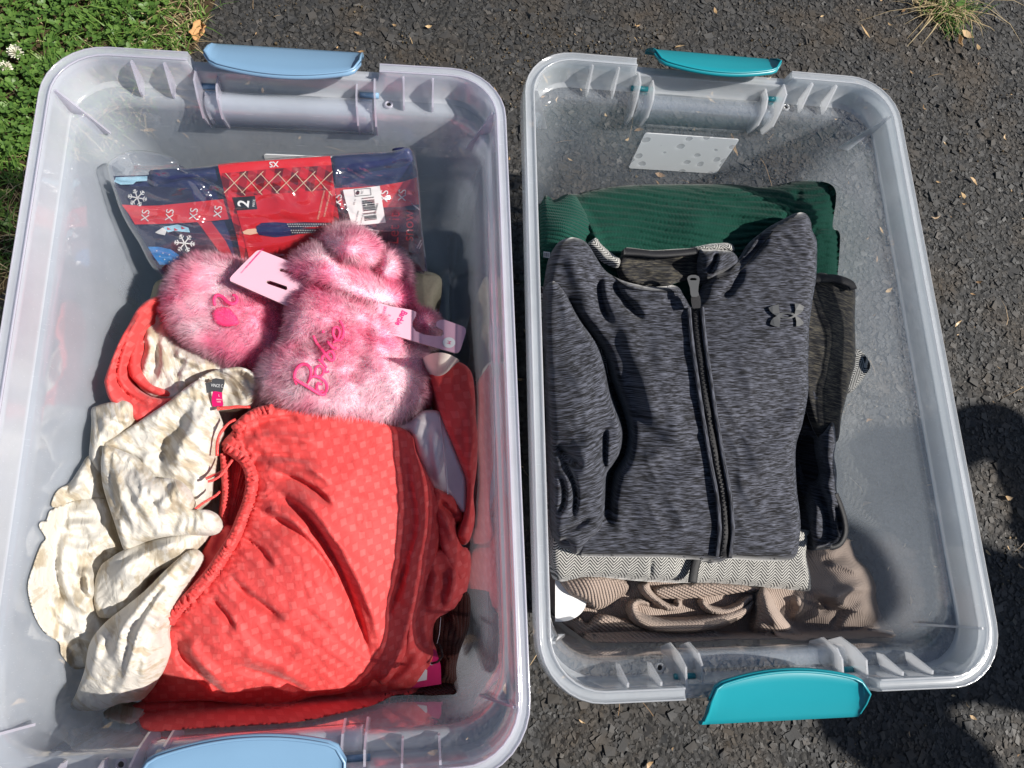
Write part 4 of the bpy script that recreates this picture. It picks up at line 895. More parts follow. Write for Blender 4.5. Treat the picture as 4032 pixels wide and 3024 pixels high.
cloth('crumpled_leg', lw([(498, 540), (560, 625), (580, 760), (605, 855), (560, 880), (440, 890), (330, 895), (232, 915), (238, 850), (280, 785), (360, 735), (425, 640)]), zz(lw, [(500, 560, .262), (580, 760, .266), (560, 880, .258), (240, 890, .258), (400, 780, .268)]), M['linen'], lt_, LT, 9, (30, .012), None, .05, fd(lw, [([(280, 860), (380, 800), (440, 770), (450, 810)], .007, 18, .6), ([(480, 600), (420, 700), (330, 790)], .005, 22)]), (.0022, 44, .9, 2.5), .5, seed=16, lift=-.004)
cloth('crumpled_leg', lw([(212, 948), (260, 918), (340, 885), (420, 860), (520, 848), (605, 862), (645, 930), (662, 1010), (690, 1120), (715, 1200), (660, 1290), (600, 1340), (560, 1440), (545, 1560), (560, 1680), (600, 1760), (620, 1850), (560, 1950), (520, 2060), (440, 2080), (390, 2090), (300, 1990), (280, 1900), (180, 1830), (110, 1720), (70, 1600), (55, 1480), (90, 1350), (150, 1190), (185, 1150), (165, 1105), (135, 1055), (150, 1020), (190, 1010)]),
      zz(lw, [(220, 950, .258), (600, 870, .262), (690, 1150, .258), (560, 1450, .255), (600, 1800, .250), (400, 2080, .225), (120, 1720, .250), (60, 1500, .262), (150, 1040, .262), (380, 1200, .274), (300, 1600, .268)]), M['linen'], lt_, LT, 9, (40, .016), None, .06,
      fd(lw, [([(150, 1060), (280, 1060), (440, 1050), (600, 1040)], .006, 22, .6), ([(190, 1150), (240, 1290), (270, 1440), (320, 1560), (420, 1660)], -.012, 16, 2.2), ([(230, 1250), (300, 1420), (340, 1560), (450, 1650), (540, 1690)], .009, 26, .5), ([(400, 1430), (470, 1400), (490, 1480), (500, 1600)], .012, 22, .4), ([(640, 1010), (560, 1180), (470, 1330)], .006, 34), ([(690, 1180), (600, 1270), (500, 1360), (440, 1420)], -.010, 22), ([(330, 1090), (300, 1240), (290, 1400)], .005, 30), ([(90, 1360), (160, 1500), (240, 1640), (330, 1760)], .007, 24, .5), ([(120, 1650), (260, 1740), (400, 1790), (560, 1800)], .007, 24, .6), ([(280, 1880), (380, 1850), (540, 1860)], .007, 22, .5), ([(560, 900), (430, 950), (260, 960)], .004, 20)]), (.0028, 50, 1.15, 2.6), .3, seed=17)
WB = lw([(600, 448), (690, 405), (830, 318), (950, 238), (1080, 150), (1200, 55), (1300, -5)])
L4 = cloth('waist_panel', lw([(600, 450), (690, 402), (830, 314), (950, 234), (1080, 146), (1200, 48), (1300, -12), (1345, 30), (1360, 110), (1405, 200), (1445, 330), (1405, 440), (1385, 600), (1360, 730), (1350, 840), (1290, 900), (1200, 940), (1060, 820), (960, 700), (830, 570), (700, 500), (612, 482)]),
      zz(lw, [(610, 455, .268), (950, 240, .270), (1300, 0, .272), (1440, 330, .266), (1380, 600, .262), (1220, 920, .256), (850, 540, .262), (1180, 480, .275)]), M['linen'], lt_, LT, 8, (26, .006), None, .04,
      fd(lw, [([(1250, 160), (1180, 300), (1090, 480), (1000, 680)], -.012, 16, 1.8), ([(1290, 160), (1240, 320), (1140, 520), (1040, 700)], .009, 46, .5), ([(1030, 330), (1050, 420), (1010, 520)], -.006, 12), ([(1380, 300), (1320, 500), (1280, 700), (1240, 880)], .005, 40), ([(860, 570), (950, 620), (1000, 600)], .006, 22)]), (.0020, 44, -1.1, 3), .9, seed=18, extra=gathers(WB, .0014, 21, 62, 1))
L5 = cloth('gathered_leg', lw([(605, 470), (700, 498), (830, 565), (940, 685), (990, 705), (1100, 710), (1180, 770), (1220, 860), (1228, 930), (1330, 935), (1402, 970), (1428, 1030), (1422, 1072), (1370, 1108), (1200, 1114), (1000, 1144), (860, 1176), (765, 1235), (722, 1150), (680, 1020), (640, 900), (598, 760), (585, 620), (592, 530)]),
      zz(lw, [(610, 480, .2760), (940, 690, .2840), (1200, 820, .2920), (1410, 1030, .2800), (1000, 1140, .2760), (765, 1230, .2700), (600, 760, .2800), (850, 850, .2960), (1050, 900, .2980)]), M['linen'], lt_, LT, 8, (30, .006), None, .04,
      fd(lw, [([(640, 560), (690, 640), (720, 780), (780, 950), (880, 1130)], .007, 24, .6), ([(760, 620), (800, 740), (870, 900), (980, 1080)], .006, 26, .6), ([(1020, 900), (1060, 960), (1180, 960), (1330, 960)], -.010, 14, 2.0), ([(1000, 860), (1040, 920), (1080, 945)], .006, 20), ([(840, 620), (900, 740), (1000, 860)], .006, 26), ([(1090, 740), (1130, 820), (1110, 900)], .005, 26), ([(700, 1000), (730, 1080), (760, 1190)], .004, 22)]), (.0018, 44, 1.1, 3), .7, seed=19, lift=.003, extra=gathers(lw([(605, 480), (720, 520), (830, 590), (930, 690)]), .0011, 24, 58))
cloth('rolled_leg', lw([(1345, 1098), (1275, 1190), (1180, 1262), (1050, 1332), (930, 1390), (835, 1470), (835, 1600), (760, 1650), (680, 1700), (580, 1720), (540, 1640), (535, 1540), (545, 1440), (585, 1340), (650, 1288), (725, 1240), (865, 1180), (1000, 1148), (1200, 1112)]),
      zz(lw, [(1340, 1100, .2620), (1050, 1330, .2660), (830, 1600, .2600), (560, 1640, .2600), (580, 1340, .2660), (865, 1180, .2660), (760, 1350, .2880), (1050, 1220, .2800)]), M['linen'], lt_, LT, 8, (36, .009), None, .04,
      fd(lw, [([(1250, 1150), (1000, 1220), (780, 1330), (640, 1480)], .006, 24, .6), ([(700, 1660), (730, 1560), (820, 1420), (960, 1330)], .004, 26), ([(835, 1480), (800, 1560), (760, 1640)], -.008, 16)]), (.0018, 44, -.5, 3), .2, seed=20, lift=.003)
cloth('lower_leg', z3([(790, 700), (818, 722), (812, 760), (770, 830), (730, 900), (700, 955), (670, 1045), (682, 1120), (642, 1222), (582, 1315), (540, 1332), (480, 1342), (400, 1367), (296, 1358), (318, 1290), (350, 1200), (372, 1090), (430, 1008), (520, 935), (600, 870), (680, 790), (740, 735)]),
      zz(z3, [(800, 710, .2760), (690, 980, .2700), (680, 1120, .2640), (580, 1310, .2500), (310, 1350, .2330), (360, 1150, .2580), (520, 940, .2660), (560, 1050, .2930), (480, 1220, .2800)]), M['linen'], lt_, LT, 8, (40, .010), None, .04,
      fd(z3, [([(780, 720), (680, 820), (580, 930), (500, 1040), (460, 1200)], .008, 22, .5), ([(760, 780), (660, 900), (590, 1010), (540, 1160), (500, 1320)], .008, 24, .5), ([(690, 930), (640, 1040), (600, 1180), (560, 1300)], .006, 24), ([(420, 1030), (400, 1150), (350, 1300)], .006, 24), ([(480, 1050), (470, 1200), (460, 1330)], -.008, 12, 1.8)]), (.0020, 44, -1.1, 3), .9, seed=22, lift=.007)
cloth('leg_hem', z3([(430, 1372), (470, 1360), (550, 1375), (562, 1400), (540, 1425), (480, 1415), (440, 1400)]), zz(z3, [(430, 1372, .205), (560, 1400, .205), (480, 1415, .20)]), M['linen'], lt_, LT, 9, (18, .006), None, .03, (), (.002, 40, 0, 2), seed=23)
# label sewn in the waist
lbz = lambda Q: np.full(len(Q), .268)
def lbl(conv, off0=0.0): return lambda Q, o: unp(Q[:, 0], Q[:, 1], .270+off0+o)
lz = Z(700, 1400, 4.1475)
gl_ = plate('brand_label', lz([(440, 455), (550, 430), (560, 385), (620, 368), (765, 390), (765, 460), (725, 600), (560, 590), (520, 600), (450, 620)]), lambda Q, o: unp(Q[:, 0], Q[:, 1], .2685+.00003*(Q[:, 0]-850)+o), .0008, M['grey_label'], lt_)
lettering('lettering', 'VINCE C', lz([(640, 490)])[0], np.array((52, 4))/4.1475, np.array((6, -72))/4.1475, lambda Q, o: unp(Q[:, 0], Q[:, 1], .2685+o), .0012, M['silver'], gl_)
ml = plate('size_label', lz([(570, 590), (610, 583), (725, 600), (730, 700), (745, 790), (735, 838), (570, 832), (552, 760), (555, 680)]), lambda Q, o: unp(Q[:, 0], Q[:, 1], .2690+o), .0008, M['magenta'], lt_)
for s_, p_, h_ in (('L', (675, 648), 56), ('MADE IN', (672, 718), 30), ('CHINA', (672, 755), 30)): lettering('lettering', s_, lz([p_])[0], np.array((h_*.72, 1))/4.1475, np.array((1, -h_))/4.1475, lambda Q, o: unp(Q[:, 0], Q[:, 1], .2690+o), .0008, M['white'], ml)
# ---- coral skirt
sk = thing('coral_skirt', base_of(1250, 2200, .2), 'coral skirt woven with small squares, gathered waist, spread across the tote', 'skirt')
waist = z3([(1005, 170), (960, 215), (918, 262), (945, 295), (1020, 335), (1052, 400), (1045, 480), (1015, 560), (985, 640), (940, 715), (890, 795), (830, 865), (760, 935), (700, 1010), (668, 1050)])
cloth('back_layer', z3([(560, 1340), (800, 1320), (1150, 1340), (1400, 1280), (1550, 1000), (1700, 800), (1800, 700), (1942, 700), (1942, 850), (1890, 945), (1810, 990), (1795, 1070), (1812, 1130), (1790, 1210), (1715, 1295), (1640, 1302), (1560, 1340), (1480, 1362), (1250, 1412), (1000, 1432), (800, 1442), (620, 1452), (575, 1405)]), zz(z3, [(560, 1340, .222), (800, 1440, .200), (1250, 1410, .200), (1640, 1300, .205), (1800, 1100, .215), (1935, 800, .225), (1550, 1000, .225), (1000, 1340, .222)]), M['coral'], sk, LT, 10, (40, .016), .012, .02,
      fd(z3, [([(620, 1380), (900, 1390), (1250, 1370), (1480, 1310)], .006, 22), ([(1720, 820), (1700, 1000), (1690, 1150)], .010, 26, .5), ([(1800, 780), (1790, 900), (1800, 980)], .008, 22), ([(1880, 760), (1870, 860), (1840, 950)], .008, 18, .5), ([(1740, 1100), (1700, 1200), (1600, 1280)], .006, 22)]), (.0025, 60, 1.2, 3), .25, seed=31)
SKZ = zz(z3, [(1005, 170, .262), (918, 262, .255), (1050, 400, .262), (985, 640, .262), (760, 935, .264), (668, 1050, .250), (620, 1260, .222), (590, 1335, .214), (1000, 1340, .224), (1290, 1312, .226), (1540, 1250, .222), (1600, 1050, .240), (1790, 700, .240), (1725, 300, .250), (1580, 165, .255), (1250, 108, .260), (1300, 500, .285), (1150, 900, .282), (900, 1150, .270), (1550, 600, .270), (1400, 1100, .262)])
front = cloth('front_panel', z3([(1005, 168), (1060, 117), (1150, 105), (1300, 107), (1450, 125), (1580, 165), (1700, 215), (1728, 300), (1792, 430), (1830, 560), (1820, 700), (1780, 830), (1740, 960), (1700, 1100), (1640, 1220), (1590, 1262), (1548, 1235), (1520, 1268), (1400, 1300), (1290, 1312), (1160, 1358), (1000, 1342), (850, 1326), (700, 1332), (590, 1338), (612, 1262), (672, 1130), (668, 1052), (700, 1008), (760, 933), (830, 863), (890, 793), (940, 713), (985, 638), (1015, 558), (1045, 478), (1052, 400), (1018, 337), (945, 297), (918, 262), (958, 213)]),
      SKZ, M['coral'], sk, LT, 8.5, (34, .012), None, .030,
      fd(z3, [([(1085, 430), (1180, 480), (1280, 570), (1390, 740), (1460, 900), (1510, 1060), (1545, 1210)], -.014, 13, 2.6), ([(1150, 440), (1300, 540), (1430, 720), (1520, 900), (1570, 1060), (1590, 1200)], .010, 44, .45), ([(1050, 545), (1150, 575), (1260, 650), (1350, 760), (1420, 900)], -.010, 12, 2.4), ([(1080, 520), (1200, 560), (1300, 640)], .006, 22), ([(950, 810), (1020, 880), (1110, 945), (1190, 1010)], -.009, 11, 2.4), ([(860, 890), (930, 960), (980, 1040)], -.008, 10, 2.2), ([(725, 1075), (770, 1160), (850, 1240), (960, 1320)], -.010, 11, 2.2), ([(760, 1060), (830, 1160), (930, 1250)], .007, 26), ([(1120, 370), (1230, 410), (1330, 470), (1385, 540)], -.010, 10, 2.6), ([(1060, 340), (1250, 350), (1400, 420)], .007, 22), ([(930, 1180), (1050, 1200), (1180, 1240), (1290, 1300)], -.007, 12, 2.0), ([(960, 1120), (1100, 1160), (1260, 1230)], .006, 30), ([(1000, 250), (1150, 230), (1350, 260)], .006, 18), ([(980, 300), (1140, 305), (1320, 330)], -.005, 9, 2), ([(1010, 200), (1120, 160), (1250, 150)], -.005, 9, 2), ([(1000, 640), (1080, 700), (1140, 780)], -.007, 10, 2.2), ([(1690, 230), (1720, 420), (1740, 600), (1690, 800), (1680, 960)], .007, 26, .6), ([(1600, 1000), (1640, 880), (1700, 720)], -.006, 14), ([(1110, 1340), (1200, 1200), (1330, 1100)], .004, 40)]),
      (.0022, 62, .75, 3.2), .18, seed=32, extra=gathers(waist, .0030, 24, 75), key='skirt')
def wband(Q): return SURF['skirt'](np.asarray(Q))
cloth('waistband', strip_outline(z3([(930, 272), (1008, 325), (1040, 400), (1030, 485), (1002, 560), (970, 640), (925, 715), (875, 793), (815, 862), (748, 932), (692, 1002)]), [30, 40, 44, 40, 38, 40, 44, 46, 46, 44, 34]), zz(z3, [(930, 272, .262), (1040, 400, .272), (1002, 560, .272), (875, 793, .276), (692, 1002, .268)]), M['coral'], sk, LT, 6, (14, .006), None, .020, (), (.0010, 30, .5, 2), .3, seed=33, extra=gathers(z3([(930, 272), (1008, 325), (1040, 400), (1030, 485), (1002, 560), (970, 640), (925, 715), (875, 793), (815, 862), (748, 932), (692, 1002)]), .0034, 17, 60))
cloth('waistband', strip_outline(z3([(975, 205), (1020, 160), (1070, 130), (1130, 118)]), 42), zz(z3, [(975, 205, .268), (1130, 118, .268)]), M['coral'], sk, LT, 7, (14, .006), None, .015, (), (.0016, 26, .5, 2), .3, seed=34, extra=gathers(z3([(960, 210), (1020, 160), (1140, 115)]), .0030, 18, 60))
cloth('waist_lining', z3([(918, 268), (950, 300), (1015, 345), (1040, 410), (1030, 490), (1000, 580), (960, 660), (915, 700), (905, 600), (915, 450), (920, 340)]), zz(z3, [(918, 268, .235), (1030, 450, .222), (915, 650, .225)]), M['coral_flat'], sk, LT, 9, (14, .004), None, .01, fd(z3, [([(990, 380), (960, 470), (980, 570)], .008, 16), ([(940, 540), (970, 560), (1010, 560)], .006, 10)]), (.002, 40, 1.2, 2), seed=35)
cloth('back_waistband', strip_outline(z3([(925, 300), (930, 380), (935, 470), (925, 560), (930, 610)]), 26), zz(z3, [(925, 300, .255), (930, 600, .250)]), M['coral'], sk, LT, 6, (10, .005), None, .018, (), None, .3, seed=36, extra=gathers(z3([(925, 290), (935, 470), (930, 620)]), .0026, 15, 60))
cloth('facing', z3([(932, 598), (968, 618), (940, 690), (890, 768), (830, 840), (762, 912), (700, 985), (690, 1000), (718, 925), (780, 830), (842, 700), (880, 632)]), zz(z3, [(940, 610, .262), (690, 1000, .258), (842, 700, .252), (900, 760, .264)]), M['coral_flat'], sk, LT, 9, (24, .008), None, .02, fd(z3, [([(935, 620), (900, 700), (880, 730)], -.006, 10, 1.8)]), None, seed=37)
cloth('side_fold', rc([(375, 1060), (480, 1092), (540, 1108), (568, 1150), (592, 1280), (548, 1300), (552, 1400), (592, 1480), (632, 1500), (634, 1670), (560, 1720), (450, 1520), (400, 1250)]), zz(rc, [(380, 1070, .240), (590, 1280, .232), (630, 1600, .225), (450, 1450, .240)]), M['coral'], sk, LT, 9, (22, .008), .1, .02, fd(rc, [([(420, 1130), (500, 1220), (580, 1280)], -.008, 10, 2), ([(400, 1200), (480, 1320), (560, 1480)], .007, 20)]), (.002, 40, .9, 2.5), .4, seed=38)
for i, pts in enumerate(([(640, 870), (760, 855), (850, 850), (920, 840), (1000, 835), (1100, 840), (1190, 835)], [(640, 1640), (640, 1540), (650, 1400), (690, 1280), (760, 1180), (850, 1090), (950, 1040)])):
    ribbon('ribbon', lz(pts), [13, 14, 12, 13, 10, 12], lambda Q: np.full(len(Q), .276), .002, M['ribbon'], sk, .0014, 6)
ribbon('ribbon', lw([(1345, 710), (1390, 690), (1450, 665), (1500, 625), (1540, 570)]), 11, lambda Q: np.full(len(Q), .274), .002, M['ribbon'], sk, .0014, 6)
ribbon('ribbon', lw([(1360, 730), (1400, 720), (1460, 680), (1490, 630)]), 10, lambda Q: np.full(len(Q), .280), .002, M['ribbon'], sk, .0014, 6)
ribbon('ribbon', lw([(1270, 930), (1320, 890), (1370, 860), (1420, 830), (1450, 800)]), 10, lambda Q: np.full(len(Q), .276), .002, M['ribbon'], sk, .0014, 6)
# ---- coral top at the right wall with its satin lining
ct = thing('coral_shirt', base_of(1800, 1750, .2), 'coral checked shirt standing along the right wall, white satin lining showing', 'shirt')
cloth('satin_lining', rc([(60, 600), (200, 570), (300, 497), (400, 490), (445, 530), (525, 730), (605, 935), (622, 1000), (614, 1212), (570, 1204), (480, 1105), (385, 1085), (330, 985), (262, 825), (222, 665), (150, 645)]), zz(rc, [(60, 600, .235), (400, 495, .248), (620, 1000, .240), (610, 1210, .236), (330, 985, .225), (450, 800, .245)]), M['satin'], ct, LT, 9, (20, .006), .10, .01, fd(rc, [([(390, 560), (380, 720), (400, 880), (430, 1060)], .006, 26, .5), ([(290, 520), (260, 600), (240, 700)], .007, 24), ([(300, 660), (320, 800), (360, 960)], .004, 26)]), (.0012, 60, 1.3, 3), seed=41)
tube('lining_seam', [unp([x], [y], [.2475+.002])[0] for x, y in crom(rc([(425, 520), (440, 640), (460, 800), (475, 950), (485, 1100)]), False, 20)], .0007, M['satin'], ct, 5)
cloth('coral_side', rc([(352, 195), (400, 158), (480, 140), (565, 138), (632, 178), (668, 250), (684, 400), (690, 550), (702, 680), (696, 900), (672, 1100), (682, 1280), (640, 1442), (590, 1432), (562, 1385), (612, 1225), (628, 1005), (572, 852), (522, 722), (442, 532), (392, 362)]), zz(rc, [(352, 195, .262), (565, 140, .266), (690, 500, .262), (690, 900, .255), (640, 1440, .238), (560, 800, .262), (600, 500, .272), (420, 420, .256)]), M['coral'], ct, LT, 8, (24, .010), .10, .02, fd(rc, [([(640, 250), (650, 600), (650, 900), (640, 1200)], .006, 22)]), (.0014, 60, 1.3, 3), .15, seed=42)
cloth('cream_collar', rc([(300, 120), (350, 85), (420, 70), (500, 85), (570, 130), (500, 150), (430, 152), (380, 185), (340, 180)]), zz(rc, [(300, 120, .255), (570, 130, .258), (400, 120, .262)]), M['cream'], ct, LT, 8, (16, .006), .15, .01, fd(rc, [([(380, 150), (440, 110), (520, 110)], .007, 14)]), (.002, 30, .5, 2), seed=43)
# ---- brown knit with its tag
bk = thing('brown_knit', base_of(1780, 2500, .15), 'dark brown ribbed knit top in the front right corner under the coral skirt', 'knit top')
cloth('body', z3([(1500, 1000), (1700, 880), (1850, 860), (1942, 880), (1948, 1000), (1930, 1060), (1905, 1130), (1892, 1200), (1900, 1275), (1885, 1300), (1850, 1308), (1700, 1302), (1600, 1308), (1500, 1300)]), zz(z3, [(1500, 1000, .18), (1940, 900, .215), (1900, 1130, .195), (1890, 1300, .185), (1500, 1300, .175), (1700, 1100, .195)]), M['brown'], bk, LT, 10, (30, .012), .012, .02, fd(z3, [([(1700, 1295), (1780, 1262), (1850, 1275), (1890, 1290)], .008, 12), ([(1880, 1140), (1850, 1190), (1870, 1250)], .008, 20), ([(1860, 960), (1900, 1040), (1910, 1100)], .008, 26)]), (.003, 60, 1.2, 3), seed=44)
mt = thing('swing_tag', (*at(1690, 2670, .20)[:2], .195), 'magenta swing tag with a black cord by the brown knit', 'tag')
plate('card', z3([(1560, 1290), (1640, 1287), (1830, 1257), (1828, 1180), (1810, 1120), (1780, 1100), (1690, 1170)]), lambda Q, o: unp(Q[:, 0], Q[:, 1], .2085+.00006*(Q[:, 0]-1700)+o), .0006, M['magenta'], mt)
st2 = plate('white_label', z3([(1690, 1255), (1770, 1240), (1772, 1200), (1745, 1180), (1700, 1200)]), lambda Q, o: unp(Q[:, 0], Q[:, 1], .2095+.00006*(Q[:, 0]-1700)+o), .0006, M['white'], mt)
tube('cord', [unp([x], [y], [z])[0] for x, y, z in ((*z3([(1790, 1172)])[0], .2145), (*z3([(1815, 1165)])[0], .218), (*z3([(1835, 1140)])[0], .219), (*z3([(1830, 1110)])[0], .218), (*z3([(1815, 1080)])[0], .216))], .0011, M['cord'], mt, 6)
tube('thread', [unp([x], [y], [z])[0] for x, y, z in ((*z3([(1812, 1090)])[0], .218), (*z3([(1822, 1050)])[0], .220), (*z3([(1828, 980)])[0], .220))], .0003, M['white'], mt, 4)
for x, y in z3([(1790, 1172)]):
    c = at(x, y, .2125); link_mesh('eyelet', [c+np.array([.0016*math.cos(a)*k, .0016*math.sin(a)*k, 0]) for k in (1, .55) for a in np.linspace(0, 2*np.pi, 10, endpoint=False)], [(i, (i+1) % 10, (i+1) % 10+10, i+10) for i in range(10)], M['metal'], mt, False)

# ------------------------------------------------------------------ slippers
def fur(body, n, ln, comb, parent, seed=0, lift=.75):
    me = body.data; nv = len(me.vertices); co = np.empty(nv*3); me.vertices.foreach_get('co', co); co = co.reshape(-1, 3)
    me.calc_loop_triangles(); nt_ = len(me.loop_triangles); ti = np.empty(nt_*3, np.int32); me.loop_triangles.foreach_get('vertices', ti); ti = ti.reshape(-1, 3)
    A, B, C = co[ti[:, 0]], co[ti[:, 1]], co[ti[:, 2]]; N = np.cross(B-A, C-A); ar = np.linalg.norm(N, axis=1); N = N/(ar[:, None]+1e-12)
    vn = np.zeros((nv, 3))
    for k in range(3): np.add.at(vn, ti[:, k], N*ar[:, None])
    vn /= np.linalg.norm(vn, axis=1)[:, None]+1e-12
    w = ar*(N[:, 2] > -.35)*(A[:, 2] > co[:, 2].max()-.075); w /= w.sum(); g = np.random.default_rng(seed); t = g.choice(nt_, n, p=w); r1 = np.sqrt(g.uniform(0, 1, n)); r2 = g.uniform(0, 1, n)
    b = np.stack([1-r1, r1*(1-r2), r1*r2], 1); P = (co[ti[t]]*b[:, :, None]).sum(1); Nn = (vn[ti[t]]*b[:, :, None]).sum(1); Nn /= np.linalg.norm(Nn, axis=1)[:, None]+1e-12
    cl = np.stack([vnoise(P[:, 0]*130, P[:, 1]*130, 3), vnoise(P[:, 0]*130+50, P[:, 1]*130, 4), 0*P[:, 0]], 1); cl2 = np.stack([vnoise(P[:, 0]*32, P[:, 1]*32, 5), vnoise(P[:, 0]*32+50, P[:, 1]*32, 6), 0*P[:, 0]], 1)
    d = Nn*lift*.8+np.asarray(comb)*.55+cl*.4+cl2*.35+g.normal(0, .16, (n, 3)); d /= np.linalg.norm(d, axis=1)[:, None]
    L = ln*g.uniform(.55, 1.15, n); m = np.asarray(comb)*.5+cl*.3+np.array([0, 0, -.25]); side = np.cross(d, Nn+g.normal(0, .35, (n, 3))); side /= np.linalg.norm(side, axis=1)[:, None]; wd_ = .00026*g.uniform(.7, 1.4, n)
    V = np.zeros((n, 5, 3)); P0 = P-Nn*.001
    p1 = P0+d*(L*.55)[:, None]; p2 = p1+(d+m*.8)/np.linalg.norm(d+m*.8, axis=1)[:, None]*(L*.5)[:, None]
    V[:, 0] = P0-side*wd_[:, None]; V[:, 1] = P0+side*wd_[:, None]; V[:, 2] = p1+side*(wd_*.85)[:, None]; V[:, 3] = p1-side*(wd_*.85)[:, None]; V[:, 4] = p2
    nn = Nn*.6+np.array([.12, 0, .7]); nn /= np.linalg.norm(nn, axis=1)[:, None]
    o = many('fur', V, [(0, 1, 2), (0, 2, 3), (3, 2, 4)], M['strand'], parent, True)
    o.data.normals_split_custom_set_from_vertices(np.repeat(nn, 5, axis=0).astype(np.float32)); o['kind'] = 'stuff'; return o
sA = thing('slipper', base_of(1050, 1350, .22, .215), 'pink faux fur slipper with the embroidered script word on its front strap', 'slipper', 0, 'pair of pink slippers')
A_ = cloth('footbed', s2([(82, 640), (85, 560), (105, 460), (165, 350), (260, 285), (380, 265), (480, 275), (580, 305), (700, 380), (860, 500), (960, 640), (980, 800), (940, 940), (860, 1020), (760, 1060), (690, 1065), (560, 1020), (440, 965), (330, 905), (220, 830), (130, 740)]), zz(s2, [(82, 640, .252), (260, 290, .256), (560, 300, .252), (900, 560, .245), (900, 960, .240), (560, 1000, .246), (300, 880, .250), (400, 600, .262), (650, 720, .260), (250, 480, .264)]), M['fur'], sA, LT, 10, (55, .018), None, .028, fd(s2, [([(150, 420), (140, 600), (250, 780), (420, 890)], .005, 40)]), (.0012, 60, .5, 2), seed=51, key='A')
fur(A_, 34000, .0098, (-.5, -.25, 0), A_, 1, .9)
B_ = cloth('strap', s2([(742, 995), (722, 1060), (735, 1150), (800, 1238), (900, 1290), (1020, 1320), (1150, 1360), (1330, 1400), (1500, 1415), (1630, 1395), (1740, 1325), (1828, 1225), (1858, 1090), (1850, 965), (1795, 885), (1705, 835), (1660, 778), (1600, 720), (1520, 655), (1425, 605), (1335, 572), (1250, 525), (1150, 485), (1060, 482), (985, 520), (935, 600), (905, 720), (890, 820), (860, 880), (800, 905)]),
      zz(s2, [(730, 1060, .276), (900, 1290, .262), (1500, 1410, .250), (1850, 1080, .254), (1700, 835, .268), (1335, 572, .292), (1060, 485, .294), (905, 720, .288), (880, 860, .284), (1000, 1050, .288), (1100, 700, .294), (1200, 950, .286), (1450, 850, .290), (1650, 1100, .270), (1400, 1200, .270), (1280, 720, .292)]), M['fur'], sA, LT, 9, (55, .018), None, .040,
      fd(s2, [([(890, 860), (980, 880), (1080, 850), (1180, 880)], -.009, 46), ([(1420, 640), (1440, 800), (1400, 1000), (1300, 1180)], -.007, 36, 1.6), ([(1600, 760), (1640, 900), (1620, 1060)], -.004, 40), ([(1200, 1020), (1190, 1120), (1120, 1240)], -.005, 40)]), (.0012, 60, .5, 2), seed=52, key='B')
fur(B_, 54000, .0098, (-.25, -.4, 0), B_, 2, .9)
E_ = cloth('toe', s2([(640, 1110), (690, 1065), (760, 1055), (800, 1150), (830, 1260), (700, 1262), (645, 1210)]), zz(s2, [(640, 1110, .235), (760, 1060, .240), (800, 1250, .240)]), M['fur'], sA, LT, 10, (40, .014), None, .02, (), None, seed=53)
fur(E_, 5000, .011, (-.4, -.3, 0), E_, 3)
sB = thing('slipper', base_of(1400, 1100, .22, .22), 'pink faux fur slipper curled up behind the hanger card', 'slipper', 0, 'pair of pink slippers')
C1 = cloth('strap', s2([(890, 352), (950, 282), (1020, 222), (1095, 202), (1180, 240), (1300, 300), (1420, 350), (1520, 400), (1640, 440), (1700, 460), (1732, 520), (1730, 600), (1650, 612), (1500, 600), (1380, 562), (1250, 512), (1100, 455), (960, 400)]), zz(s2, [(890, 352, .284), (1095, 205, .280), (1420, 350, .270), (1732, 560, .262), (1380, 562, .290), (1100, 455, .294), (1150, 340, .292), (1400, 470, .286), (1600, 530, .270)]), M['fur'], sB, LT, 10, (50, .018), None, .045, (), (.0012, 60, .5, 2), seed=54, key='C')
fur(C1, 22000, .0098, (-.35, .05, 0), C1, 4, .9)
C2 = cloth('sole', s2([(1122, 165), (1132, 112), (1200, 76), (1300, 62), (1400, 98), (1475, 150), (1530, 220), (1548, 290), (1530, 365), (1490, 395), (1400, 362), (1290, 318), (1190, 250)]), zz(s2, [(1122, 165, .272), (1300, 65, .266), (1540, 280, .262), (1400, 360, .270), (1330, 200, .300)]), M['fur'], sB, LT, 10, (65, .028), None, .05, (), None, seed=55)
fur(C2, 15000, .0098, (.25, -.35, 0), C2, 5, .9)
C3 = cloth('heel', s2([(1530, 225), (1610, 222), (1680, 285), (1712, 360), (1715, 430), (1660, 470), (1570, 445), (1520, 395), (1535, 300)]), zz(s2, [(1530, 225, .252), (1700, 340, .246), (1640, 460, .250), (1610, 340, .272)]), M['fur'], sB, LT, 10, (45, .018), None, .05, (), None, seed=56)
fur(C3, 7500, .0105, (.35, -.1, 0), C3, 6, .9)
D1 = cloth('toe', s2([(1690, 620), (1780, 630), (1860, 645), (1906, 720), (1905, 810), (1860, 860), (1780, 850), (1700, 780)]), zz(s2, [(1690, 620, .240), (1900, 740, .244), (1780, 850, .240), (1800, 730, .254)]), M['fur'], sB, LT, 10, (40, .014), None, .03, (), None, seed=57)
fur(D1, 6000, .010, (.3, 0, 0), D1, 7)
